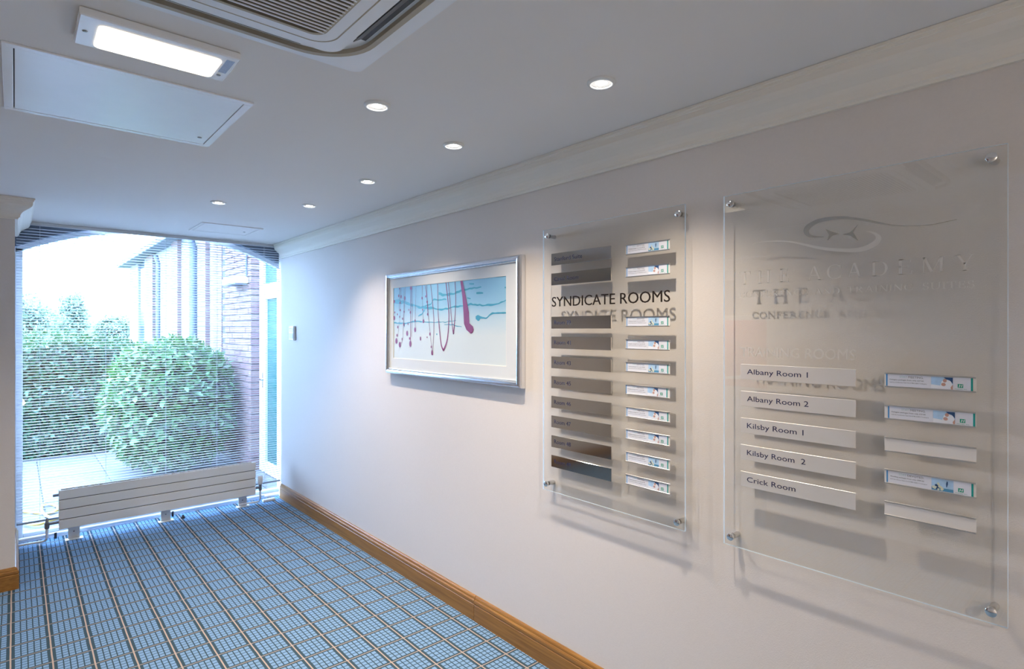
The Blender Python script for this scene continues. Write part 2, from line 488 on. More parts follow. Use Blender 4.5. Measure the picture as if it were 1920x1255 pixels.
# coving
COV = [(0,-.130),(.0136,-.130),(.016,-.122),(.0223,-.117),(.0235,-.106),(.0275,-.095),(.036,-.083),(.051,-.071),(.0640,-.062),(.0740,-.052),(.0793,-.042),(.0806,-.022),(.0845,-.020),(.0855,-.012),(.09,-.010),(.09,-.001)]
cov = [(d*0.92, ZC + z) for d, z in COV]
struct(MB().sweep(cov, [(XR, YB), (XR, 5.54)], [(-1,0), (-1,0)]).build('trim_1', M['cov']), 'cream moulded coving along the right wall')
covn = [(d*1.05, ZC + z*0.97) for d, z in COV]
struct(MB().sweep(covn, [(-2.4, YN), (0, YN), (0, 5.54)], [(0,-1), (1,-1), (1,0)]).build('trim_2', M['cov']), 'cream coving wrapping the wall end beside the blind')
struct(MB().sweep(cov, [(XL, YB), (XL, 2.15), (-1.02, 2.15)], [(1,0), (1,1), (0,1)]).build('trim_3', M['cov']))

# oak skirting
SK = [(0.0,0.0),(.019,0.0),(.019,.088),(.016,.091),(.016,.094),(.019,.097),(.0185,.110),(.015,.116),(.0125,.117),(.0125,.121),(.0105,.128),(.006,.134),(0,.135)]
for nm, segs in (('baseboard_right', [((XR, 2.503), (XR, 5.55), (-1,0)), ((XR, YB), (XR, 2.500), (-1,0))]),
                 ('baseboard_left', [((XL, YB), (XL, 2.15), (1,0))])):
    root = struct(empty(nm, (segs[0][0][0], segs[0][0][1], 0)))
    for a, b_, o in segs:
        MB().sweep(SK, [a, b_], [o, o]).build('skirting_board', M['oak'], root)
struct(MB().sweep(SK, [(-2.4, YN), (0, YN), (0, 5.60)], [(0,-1), (1,-1), (1,0)]).build('baseboard_nib', M['oak']), 'oak skirting round the wall end left of the window')

# ---- the side passage that shows only as a reflection in the steel plates
d1 = struct(empty('door_1', (-2.4, 3.9, 0)), 'dark wooden door')
MB().bbox(-2.40, -2.36, 3.30, 4.30, 0, 2.08, 0.004).build('door_leaf', M['darkwood'], d1)
mb = MB()
for a, b_ in ((3.22, 3.30), (4.30, 4.38)): mb.box(-2.40, -2.35, a, b_, 0, 2.16)
mb.box(-2.40, -2.35, 3.30, 4.30, 2.08, 2.16)
mb.build('door_frame', M['darkwood'], d1)
MB().lathe([(0,0),(.018,0),(.02,.03),(.012,.045),(0,.05)], (-2.36, 3.38, 1.02), 16, 'x').build('door_knob', M['chrome'], d1)

# ================================================================== window, blind
win = struct(empty('window_1', (0.96, YW, 0)), 'arched full-height window in a white frame')
N_ = 40
def arch_strip(x0, x1, off0, off1, y0, y1):
    mb = MB(); xs = [x0 + (x1-x0)*i/N_ for i in range(N_+1)]
    poly = [(x, arch_z(x) - off0) for x in xs] + [(x, arch_z(x) - off1) for x in reversed(xs)]
    n = len(xs)
    v = [(x, y0, z) for x, z in poly] + [(x, y1, z) for x, z in poly]
    k = len(poly); f = []
    for i in range(n-1):
        j = k-1-i
        f += [(i, i+1, j-1, j), (k+i, k+j, k+j-1, k+i+1), (i, k+i, k+i+1, i+1), (j, j-1, k+j-1, k+j)]
    mb.add(v, f)
    return mb
arch_strip(0.0, XW, 0.0, 0.040, YW + 0.07, YW + 0.13).build('arch_frame', M['upvc'], win)
MB().bbox(0.0, 0.045, YW + 0.07, YW + 0.13, -0.02, arch_z(0.03) - 0.02, 0.004).build('jamb', M['upvc'], win)
MB().bbox(XW - 0.05, XW, YW + 0.07, YW + 0.13, -0.02, arch_z(XW - 0.03) - 0.02, 0.004).build('jamb', M['upvc'], win)
MB().bbox(0.045, XW - 0.05, YW + 0.07, YW + 0.13, -0.02, 0.045, 0.004).build('bottom_rail', M['upvc'], win)
MB().bbox(0.0, XW, YW - 0.02, YW + 0.07, -0.01, 0.018, 0.004).build('sill', M['upvc'], win)
mb = MB(); xs = [0.04 + (XW - 0.085)*i/N_ for i in range(N_+1)]
mb.prism([(x, arch_z(x) - 0.04) for x in xs] + [(XW - 0.045, 0.04), (0.04, 0.04)], lambda u, w, t: (u, t, w), YW + 0.097, YW + 0.103)
mb.build('glass_pane', M['glass'], win)

YBL = 5.575
blind = tag(empty('venetian_blind', (0.96, YBL, 0.16)), 'pale venetian blind with open slats hanging over the arched window', 'blind')
MB().bbox(0.006, XR - 0.006, YBL - 0.015, YBL + 0.015, ZC - 0.026, ZC - 0.0005, 0.002).build('headrail', M['slat'], blind)
MB().bbox(0.008, XR - 0.008, YBL - 0.012, YBL + 0.012, 0.155, 0.170, 0.003).build('bottom_rail', pbr('bottom_rail_grey', (0.30, 0.34, 0.40), 0.4), blind)
# one curved slat mesh, shared
mb = MB(); hw = 0.0125; ns = 6
vv = []
for x in (0.008 - 0.96, XR - 0.008 - 0.96):
    for i in range(ns+1):
        t = -1 + 2*i/ns
        vv.append((x, t*hw, 0.0034*(1 - t*t)))
mb.add(vv, [(i, i+1, ns+1+i+1, ns+1+i) for i in range(ns)], 0, True)
slat_me = bpy.data.meshes.new('slat'); slat_me.from_pydata(mb.v, [], mb.f); slat_me.materials.append(M['slat'])
slat_me.polygons.foreach_set('use_smooth', [True]*len(mb.f)); slat_me.update()
z = 0.185
while z < ZC - 0.035:
    link('slat', slat_me, blind, (0.96, YBL, z), (math.radians(-4), 0, 0))
    z += 0.0213
for x in (0.142, 0.548, 0.964, 1.360, 1.767):
    mb = MB()
    for dy in (-0.0145, 0.0145): mb.box(x - 0.0007, x + 0.0007, YBL + dy - 0.0007, YBL + dy + 0.0007, 0.168, ZC - 0.02)
    mb.build('ladder_cord', M['cord'], blind)

# ================================================================== radiator
YF = 5.43
rad = tag(empty('radiator', (0.95, YF, 0)), 'long low white panel radiator in front of the blind', 'radiator')
RX0, RX1, RZ0, RZ1 = 0.247, 1.648, 0.107, 0.399
ph = (RZ1 - RZ0 - 3*0.005) / 4
for i in range(4):
    z0 = RZ0 + i*(ph + 0.005)
    MB().bbox(RX0, RX1, YF, YF + 0.012, z0, z0 + ph, 0.003).build('panel', M['rad'], rad)
MB().box(RX0 + 0.004, RX1 - 0.004, YF + 0.0125, YF + 0.018, RZ0 + 0.004, RZ1 - 0.004).build('back_plate', M['gap'], rad)
for x in (RX0 + 0.001, RX1 - 0.016):
    MB().bbox(x, x + 0.015, YF + 0.018, YF + 0.075, RZ0 + 0.01, RZ1 - 0.002, 0.003).build('header', M['rad'], rad)
nz = 90; v = []; f = []
for i in range(nz + 1):
    x = RX0 + 0.03 + (RX1 - RX0 - 0.06)*i/nz
    y = YF + (0.028 if i % 2 else 0.066)
    v += [(x, y, RZ0 + 0.02), (x, y, RZ1 - 0.006)]
    if i: f.append((2*i-2, 2*i, 2*i+1, 2*i-1))
MB().add(v, f).build('convector_fins', M['rad'], rad)
MB().box(RX0 + 0.016, RX1 - 0.016, YF + 0.070, YF + 0.075, RZ0 + 0.01, RZ1 - 0.004).build('rear_panel', M['rad'], rad)
for x in (0.342, 0.953, 1.558):
    lg = MB().bbox(x - 0.036, x + 0.036, YF + 0.080, YF + 0.088, 0.0, RZ0 + 0.06, 0.001).build('leg', M['rad'], rad)
    MB().bbox(x - 0.055, x + 0.055, YF + 0.045, YF + 0.100, 0.0, 0.004, 0.001).build('foot', M['rad'], lg)
    MB().lathe([(0.006, 0), (0.004, -0.003), (0, -0.003)], (x, YF + 0.080, 0.055), 10, 'y').build('bolt', M['screw'], lg)
MB().lathe([(0.011,0),(0.011,-0.03),(0.007,-0.034),(0,-0.034)], (RX0, YF + 0.045, RZ1 - 0.04), 12, 'x').build('air_plug', M['valve'], rad)
# left lockshield valve + pipe
vl = MB().tube([(RX0, YF+0.045, 0.155), (0.185, YF+0.045, 0.155)], 0.012, 12).tube([(0.18, YF+0.045, 0.120), (0.18, YF+0.045, 0.165)], 0.016, 12).tube([(0.18, YF+0.045, 0.165), (0.18, YF+0.045, 0.200)], [0.012, 0.006], 10).build('lockshield_valve', M['valve'], rad)
pts = [(0.18, YF+0.045, 0.12), (0.18, YF+0.045, 0.055)] + [(0.18 - 0.03*(1-math.cos(a)), YF+0.045 + 0.02*(1-math.cos(a)), 0.055 - 0.03*math.sin(a)) for a in (0.5, 1.0, 1.5)] + [(0.10, YF+0.07, 0.025), (0.012, YF+0.075, 0.025)]
MB().tube(pts, 0.009, 10).build('supply_pipe', M['white'], rad)
# right thermostatic valve
tv = MB().tube([(RX1, YF+0.045, 0.155), (1.70, YF+0.045, 0.155)], 0.012, 12).tube([(1.70, YF+0.045, 0.125), (1.70, YF+0.045, 0.182)], 0.014, 12).build('valve_body', M['valve'], rad)
MB().lathe([(0.012,0.180),(0.021,0.186),(0.023,0.20),(0.023,0.245),(0.020,0.256),(0,0.258)], (1.70, YF+0.045, 0), 18).build('valve_head', M['white'], rad)
MB().tube([(1.70, YF+0.045, 0.125), (1.70, YF+0.045, 0.045), (1.69, YF+0.047, 0.028), (1.66, YF+0.05, 0.024), (1.52, YF+0.07, 0.024)], 0.008, 10).build('supply_pipe', M['white'], rad)
# floor pipes along the sill
pp = tag(MB().tube([(0.012, 5.615, 0.032), (1.78, 5.615, 0.032)], 0.011, 10).build('heating_pipe', M['white']), 'white heating pipe lying along the foot of the window', 'pipe')
for x in (0.235, 1.02): MB().bbox(x-0.008, x+0.008, 5.597, 5.606, 0.0, 0.045, 0.002).build('pipe_clip', M['blackp'], pp)
tag(MB().bbox(1.735, 1.845, 5.50, 5.535, 0.0, 0.022, 0.004).build('cable_trunking', M['white']), 'short white plastic trunking on the carpet beside the radiator valve', 'trunking')
tag(MB().lathe([(0.016,0),(0.018,0.010),(0.010,0.018),(0.008,0.028),(0,0.030)], (1.075, 5.49, 0.0), 12).build('floor_stop', M['blackp']), 'small black stop on the carpet under the radiator', 'stop')

# ================================================================== ceiling fittings
def downlight(x, y, label, power=DOWNLIGHT_W, cone=108):
    o = tag(empty('downlight', (x, y, ZC)), label, 'downlight', 'recessed ceiling downlights')
    MB().lathe([(.0465, 0), (.0465, -.004), (.043, -.008), (.036, -.009), (.034, -.006), (.033, -.001)], (x, y, ZC), 40).build('trim_ring', M['white'], o)
    MB().lathe([(.033, -.002), (.0215, -.0035)], (x, y, ZC), 32).build('glass_ring', M['bulbglass'], o)
    MB().lathe([(.0215, -.0035), (.0205, -.0045), (.0195, -.004)], (x, y, ZC), 32).build('retaining_ring', M['chrome'], o)
    MB().lathe([(.0195, -.0035), (.010, -.0055), (0.0001, -.006)], (x, y, ZC), 24).build('lamp', M['bulb'], o)
    ld = bpy.data.lights.new('downlight_beam', 'SPOT')
    ld.energy = power; ld.color = (1.0, 0.86, 0.70); ld.spot_size = math.radians(cone); ld.spot_blend = 1.0; ld.shadow_soft_size = 0.022
    lo = bpy.data.objects.new('downlight_beam', ld); col.objects.link(lo)
    lo.parent = o; lo.location = (0, 0, -0.012)
    return o
downlight(1.444, 1.214, 'round lit downlight nearest the large academy board')
downlight(0.983, 1.868, 'round lit downlight beside the corner of the air conditioner')
downlight(1.446, 2.049, 'round lit downlight third from the window along the coving')
downlight(1.443, 2.849, 'round lit downlight second from the window along the coving')
downlight(1.441, 3.657, 'round lit downlight nearest the window along the coving')
downlight(0.972, 3.942, 'small lit downlight alone in mid ceiling, nearest the small hatch')

for x_, y_, p_, c_, l_ in ((-0.35, -1.75, 88, 165, 'unseen fill light added near the left wall behind the viewpoint'), (-1.45, 3.20, 36, 150, 'unseen fill light added in the side passage by the dark wooden door')):  # unseen lamps added as fill, from behind and from the passage
    downlight(x_, y_, l_, p_, c_)

# emergency fluorescent fitting
lx0, lx1, ly0, ly1 = 0.121, 0.498, 1.778, 1.970
lf = tag(empty('ceiling_lamp', (0.31, 1.87, ZC)), 'rectangular lit lamp with ribbed diffuser in a white plate', 'lamp')
MB().bbox(lx0, lx1, ly0, ly1, ZC - 0.022, ZC, 0.003).build('body', M['panelw'], lf)
def rrect(x0, x1, y0, y1, r, n=6):
    pts = []
    for cx, cy, a0 in ((x1-r, y1-r, 0), (x0+r, y1-r, 90), (x0+r, y0+r, 180), (x1-r, y0+r, 270)):
        for i in range(n+1):
            a = math.radians(a0 + 90*i/n); pts.append((cx + r*math.cos(a), cy + r*math.sin(a)))
    return pts
MB().prism(rrect(0.163, 0.458, 1.808, 1.956, 0.018), lambda u, w, t: (u, w, t), ZC - 0.0255, ZC - 0.0215).build('diffuser', M['lens'], lf)
MB().prism(rrect(0.175, 0.446, 1.838, 1.905, 0.02), lambda u, w, t: (u, w, t), ZC - 0.0258, ZC - 0.0254).build('tube_glow', M['lensrib'], lf)
mb = MB()
for i in range(44):
    x = 0.172 + i*0.00635; mb.box(x, x+0.0015, 1.812, 1.952, ZC - 0.0268, ZC - 0.0258)
rb = mb.build('diffuser_ribs', M['lens'], lf); rb['kind'] = 'stuff'
for x, y in ((0.139, 1.872), (0.474, 1.925)):
    MB().lathe([(0.0065, 0), (0.005, -0.002), (0, -0.002)], (x, y, ZC - 0.022), 12).build('screw', M['screw'], lf)
MB().box(0.466, 0.488, 1.800, 1.900, ZC - 0.0226, ZC - 0.0218).build('sticker', M['sticker'], lf)

def hatch(name, x0, x1, y0, y1, fw, label, lock, mat='panelw'):
    o = tag(empty(name, ((x0+x1)/2, (y0+y1)/2, ZC)), label, 'hatch')
    mb = MB(); d = 0.006
    mb.bbox(x0, x1, y0, y0+fw, ZC-d, ZC, 0.001).bbox(x0, x1, y1-fw, y1, ZC-d, ZC, 0.001).bbox(x0, x0+fw, y0+fw, y1-fw, ZC-d, ZC, 0.001).bbox(x1-fw, x1, y0+fw, y1-fw, ZC-d, ZC, 0.001)
    mb.build('frame', M[mat], o)
    MB().box(x0+fw, x1-fw, y0+fw, y1-fw, ZC-0.001, ZC-0.0002).build('gasket', M['gap'], o)
    MB().bbox(x0+fw+0.003, x1-fw-0.002, y0+fw+0.002, y1-fw-0.002, ZC-0.005, ZC-0.0012, 0.001).build('panel', M[mat], o)
    MB().lathe([(0.0085, 0), (0.0085, -0.002), (0.004, -0.003), (0, -0.003)], (lock[0], lock[1], ZC - 0.005), 14).build('lock', M['screw'], o)
hatch('access_hatch', -0.030, 0.642, 2.136, 2.772, 0.026, 'large white metal access hatch beside the lit rectangular lamp', (0.582, 2.655))
hatch('access_hatch', 1.056, 1.497, 4.745, 5.180, 0.022, 'small white access hatch flush in the ceiling by the window', (1.42, 4.98), 'ceil')

# ---- cassette air conditioner
CX, CY, HS = 0.325, 1.168, 0.477
ac = tag(empty('air_conditioner', (CX, CY, ZC)), 'square white cassette air conditioner with a brown slatted grille', 'air conditioner')
def sq(h, r, n=8): return rrect(CX-h, CX+h, CY-h, CY+h, r, n)
MB().prism(sq(HS, 0.03), lambda u, w, t: (u, w, t), ZC - 0.016, ZC).build('panel', M['acwhite'], ac)
def ring(ho, ro, hi, ri, z0, z1, n=10):
    a = sq(ho, ro, n); b_ = sq(hi, ri, n); k = len(a); mb = MB()
    v = [(x, y, z0) for x, y in a] + [(x, y, z0) for x, y in b_] + [(x, y, z1) for x, y in a] + [(x, y, z1) for x, y in b_]
    f = []
    for i in range(k):
        j = (i+1) % k
        f += [(i, k+i, k+j, j), (2*k+i, 2*k+j, 3*k+j, 3*k+i), (i, j, 2*k+j, 2*k+i), (k+i, 3*k+i, 3*k+j, k+j)]
    return mb.add(v, f)
ring(0.420, 0.16, 0.405, 0.15, ZC - 0.034, ZC - 0.016).build('outlet_rim', M['acbeige'], ac)
ring(0.405, 0.15, 0.340, 0.04, ZC - 0.022, ZC - 0.0165).build('outlet_floor', M['acwhite'], ac)
# four air slots, dark, with a flap in each
for k in range(4):
    a = k*math.pi/2; ca, sa = math.cos(a), math.sin(a)
    def T(u, w): return (CX + u*ca - w*sa, CY + u*sa + w*ca)
    s = MB().prism([T(-0.26, 0.345), T(0.26, 0.345), T(0.26, 0.392), T(-0.26, 0.392)], lambda u, w, t: (u, w, t), ZC - 0.026, ZC - 0.0225).build('air_slot', M['acdark'], ac)
    fl = MB()
    p = [T(-0.25, 0.352), T(0.25, 0.352), T(0.25, 0.376), T(-0.25, 0.376)]
    fl.add([(*p[0], ZC-0.046), (*p[1], ZC-0.046), (*p[2], ZC-0.030), (*p[3], ZC-0.030), (*p[0], ZC-0.043), (*p[1], ZC-0.043), (*p[2], ZC-0.027), (*p[3], ZC-0.027)], [(0,1,2,3),(4,7,6,5),(0,4,5,1),(2,6,7,3),(0,3,7,4),(1,5,6,2)])
    fl.build('flap', M['acgrey'], s)
MB().prism(sq(0.346, 0.045, 10), lambda u, w, t: (u, w, t), ZC - 0.048, ZC - 0.0165).build('centre_panel', M['acwhite'], ac)
ring(0.312, 0.06, 0.3085, 0.058, ZC - 0.0486, ZC - 0.047).build('grille_seam', M['acbeige'], ac)
gr = MB().prism(sq(0.276, 0.035, 8), lambda u, w, t: (u, w, t), ZC - 0.0488, ZC - 0.0478).build('intake_grille', M['acfilter'], ac)
ring(0.2765, 0.036, 0.268, 0.030, ZC - 0.0500, ZC - 0.0478).build('grille_rim', M['acbeige'], gr)
sl = MB().box(-0.272, 0.272, -0.0022, 0.0022, -0.0012, 0.0012).mesh('grille_slat', M['acwhite'])
y = CY - 0.262
while y < CY + 0.263:
    link('grille_slat', sl, gr, (CX, y, ZC - 0.0500)); y += 0.0155

# ================================================================== lettering tools
def text_mesh(body, y_left, y_right, z_base, cap, x, mat, depth=0.0008, name='lettering', parent=None, split=False, offs=0.0):
    cu = bpy.data.curves.new('txt', 'FONT'); cu.body = body; cu.size = 1.0; cu.resolution_u = 3; cu.offset = offs
    ob = bpy.data.objects.new('txt', cu); col.objects.link(ob)
    dg = bpy.context.evaluated_depsgraph_get()
    me = bpy.data.meshes.new_from_object(ob.evaluated_get(dg))
    bpy.data.objects.remove(ob); bpy.data.curves.remove(cu)
    n = len(me.vertices); co = np.empty(n*3, dtype=np.float32); me.vertices.foreach_get('co', co); co = co.reshape(-1, 3)
    x0, x1 = co[:,0].min(), co[:,0].max()
    capu = 0.729
    fs = [tuple(p.vertices) for p in me.polygons]
    bpy.data.meshes.remove(me)
    su = (y_left - y_right) / (x1 - x0)
    vs = [(x, y_left - (c[0]-x0)*su, z_base + c[1]/capu*cap) for c in co]
    if split:      # every capital an object of its own
        lab = list(range(n))
        def find(a):
            while lab[a] != a: lab[a] = lab[lab[a]]; a = lab[a]
            return a
        for f_ in fs:
            for q in f_[1:]: lab[find(q)] = find(f_[0])
        groups = {}
        for f_ in fs: groups.setdefault(find(f_[0]), []).append(f_)
        root = empty(name, (x, y_left, z_base)); root.parent = parent; root.matrix_parent_inverse = Matrix.Translation(-Vector(parent.location))
        for g_ in sorted(groups.values(), key=lambda fl: -max(vs[i][1] for f_ in fl for i in f_)):
            ids = sorted({i for f_ in g_ for i in f_}); mp_ = {i: k for k, i in enumerate(ids)}
            m3 = bpy.data.meshes.new('letter'); m3.from_pydata([vs[i] for i in ids], [], [tuple(mp_[i] for i in f_) for f_ in g_])
            m3.materials.append(mat); m3.update()
            o = link('letter', m3, root)
            md = o.modifiers.new('thickness', 'SOLIDIFY'); md.thickness = depth; md.offset = 0
        return root
    m2 = bpy.data.meshes.new(name)
    m2.from_pydata(vs, [], fs); m2.materials.append(mat); m2.update()
    o = link(name, m2, parent)
    md = o.modifiers.new('thickness', 'SOLIDIFY'); md.thickness = depth; md.offset = 0
    return o

# own serif capitals: strokes on a unit-high grid
def serif_glyph(ch):
    TK, TN, SF = 0.135, 0.045, 0.035
    q = []
    def stem(x, w, y0=0.0, y1=1.0, top=True, bot=True, ov=0.085):
        q.append([(x-w/2, y0), (x+w/2, y0), (x+w/2, y1), (x-w/2, y1)])
        if top: q.append([(x-w/2-ov, y1-SF), (x+w/2+ov, y1-SF), (x+w/2+ov, y1), (x-w/2-ov, y1)])
        if bot: q.append([(x-w/2-ov, y0), (x+w/2+ov, y0), (x+w/2+ov, y0+SF), (x-w/2-ov, y0+SF)])
    def diag(xa, ya, xb, yb, w):
        q.append([(xa-w/2, ya), (xa+w/2, ya), (xb+w/2, yb), (xb-w/2, yb)])
    def bar(x0, x1, y, tick=0, tw=0.04):
        q.append([(x0, y-TN/2), (x1, y-TN/2), (x1, y+TN/2), (x0, y+TN/2)])
        if tick: q.append([(x1-tw, min(y, y+tick)), (x1, min(y, y+tick)), (x1, max(y, y+tick)), (x1-tw*0.6, max(y, y+tick))])
    def arc(cx, cy, rx, ry, a0, a1, wt=TK, wn=TN, n=28):
        for i in range(n):
            aa = math.radians(a0 + (a1-a0)*i/n); ab = math.radians(a0 + (a1-a0)*(i+1)/n)
            def pr(a):
                w = wn + (wt-wn)*abs(math.cos(a))**1.5
                return (cx + rx*math.cos(a), cy + ry*math.sin(a)), (cx + (rx-w)*math.cos(a), cy + (ry-max(wn, w*0.4))*math.sin(a))
            o1, i1 = pr(aa); o2, i2 = pr(ab); q.append([o1, o2, i2, i1])
    def hook(x, y, dy): q.append([(x-0.02, y), (x+0.02, y), (x+0.02, y+dy), (x-0.02, y+dy)])
    if ch == 'I': stem(0.13, TK); w = 0.26
    elif ch == 'T':
        stem(0.40, TK, top=False); bar(0.0, 0.80, 1-TN/2); hook(0.02, 0.80, 0.2); hook(0.78, 0.80, 0.2); w = 0.80
    elif ch == 'H': stem(0.16, TK); stem(0.76, TK); bar(0.16, 0.76, 0.52); w = 0.92
    elif ch == 'E': stem(0.16, TK, ov=0.08); bar(0.1, 0.64, 1-TN/2, -0.2); bar(0.1, 0.52, 0.52); hook(0.51, 0.42, 0.2); bar(0.1, 0.70, TN/2, 0.22); w = 0.70
    elif ch == 'F': stem(0.16, TK, ov=0.08); bar(0.1, 0.62, 1-TN/2, -0.2); bar(0.1, 0.50, 0.50); hook(0.49, 0.40, 0.2); w = 0.63
    elif ch == 'A':
        diag(0.10, 0, 0.44, 1.0, TN*1.2); diag(0.82, 0, 0.47, 1.02, TK); bar(0.22, 0.66, 0.35)
        for x, ww in ((0.10, TN), (0.82, TK)): q.append([(x-ww/2-0.09, 0), (x+ww/2+0.09, 0), (x+ww/2+0.09, SF), (x-ww/2-0.09, SF)])
        w = 0.95
    elif ch == 'C': arc(0.48, 0.5, 0.46, 0.52, 48, 312); hook(0.80, 0.70, 0.26); hook(0.80, 0.06, 0.18); w = 0.83
    elif ch == 'G': arc(0.48, 0.5, 0.46, 0.52, 48, 315); hook(0.80, 0.70, 0.26); stem(0.78, TK, 0.04, 0.42, bot=False); w = 0.93
    elif ch == 'O': arc(0.48, 0.5, 0.48, 0.52, 0, 360, n=40); w = 0.96
    elif ch == 'D': stem(0.16, TK); arc(0.40, 0.5, 0.48, 0.5, -90, 90); bar(0.1, 0.42, 1-TN/2); bar(0.1, 0.42, TN/2); w = 0.89
    elif ch == 'M':
        stem(0.12, TN*1.3); stem(1.02, TK); diag(0.55, 0.0, 0.14, 1.0, TK); diag(0.55, 0.0, 1.0, 1.0, TN*1.2); w = 1.17
    elif ch == 'N': stem(0.12, TN*1.3, ov=0.08); stem(0.82, TN*1.3, bot=False, ov=0.08); diag(0.80, 0.0, 0.14, 1.0, TK); w = 0.94
    elif ch == 'R':
        stem(0.16, TK); arc(0.36, 0.755, 0.28, 0.245, -90, 90, wt=TK*0.9); bar(0.1, 0.38, 1-TN/2); bar(0.1, 0.40, 0.53); diag(0.76, 0.0, 0.36, 0.52, TK)
        q.append([(0.68, 0), (0.88, 0), (0.88, SF), (0.68, SF)]); w = 0.88
    elif ch == 'S':
        arc(0.31, 0.745, 0.27, 0.27, 40, 270, wt=TK*0.8); arc(0.31, 0.255, 0.30, 0.27, -140, 90, wt=TK*0.9); hook(0.52, 0.74, 0.22); hook(0.03, 0.04, 0.22); w = 0.62
    elif ch == 'U': stem(0.15, TK, 0.30, 1.0, bot=False); stem(0.80, TN*1.3, 0.30, 1.0, bot=False); arc(0.455, 0.34, 0.372, 0.36, 180, 360, wt=TK*0.7); w = 0.95
    elif ch == 'Y':
        stem(0.45, TK, 0, 0.48, top=False); diag(0.45, 0.42, 0.10, 1.0, TK); diag(0.47, 0.42, 0.80, 1.0, TN*1.3)
        for x, ww in ((0.10, TK), (0.80, TN)): q.append([(x-ww/2-0.08, 1-SF), (x+ww/2+0.08, 1-SF), (x+ww/2+0.08, 1), (x-ww/2-0.08, 1)])
        w = 0.90
    else: return [], 0.55
    return q, w

def serif_line(letters, z0, cap, x, mat, parent, depth=0.002):
    # letters: list of (char, y_left, y_right)
    root = empty('lettering', (x, letters[0][1], z0)); root.parent = parent; root.matrix_parent_inverse = Matrix.Translation(-Vector(parent.location))
    for ch, yl, yr in letters:
        mb = MB(); q, w = serif_glyph(ch)
        for poly in q:
            mb.prism([(yl - u/w*(yl-yr), z0 + v*cap) for u, v in poly], lambda u, w_, t: (t, u, w_), x - depth, x)
        mb.build('letter', mat, root)
    return root

# ================================================================== acrylic boards
XF = 1.876; XB = 1.884
KP = 1.874/1.845
def sy(y): return y*KP
def sz(z): return 1.6 + (z-1.6)*KP
def acrylic(name, y0, y1, z0, z1, parent):
    mb = MB()
    v = [(XF,y0,z0),(XF,y1,z0),(XF,y1,z1),(XF,y0,z1),(XB,y0,z0),(XB,y1,z0),(XB,y1,z1),(XB,y0,z1)]
    mb.add(v, [(0,1,2,3),(7,6,5,4)], 0); mb.add(v, [(0,4,5,1),(1,5,6,2),(2,6,7,3),(3,7,4,0)], 1)
    return mb.build('acrylic_panel', [M['acrylic'], M['edge']], parent)
def standoff(y, z, parent):
    s = MB().lathe([(0.0095, 0), (0.0095, XR - XB)], (XB, y, z), 20, 'x').build('standoff', M['brushed'], parent)
    MB().lathe([(0.0001, -0.012), (0.0115, -0.012), (0.0125, -0.011), (0.0125, -0.004), (0.0115, -0.0035), (0.0115, 0)], (XF, y, z), 24, 'x').build('cap', M['chrome'], s)
def plate(y0, y1, zc, hgt, txt, mat, tl, tr, zb, cap, parent, tm):
    p = MB().bbox(XF - 0.0028, XF, y0, y1, zc - hgt/2, zc + hgt/2, 0.0006).build('name_plate', mat, parent)
    p['label'] = 'metal plate lettered ' + txt
    text_mesh(txt, tl, tr, zb, cap, XF - 0.0030, tm, 0.0003, 'lettering', p)

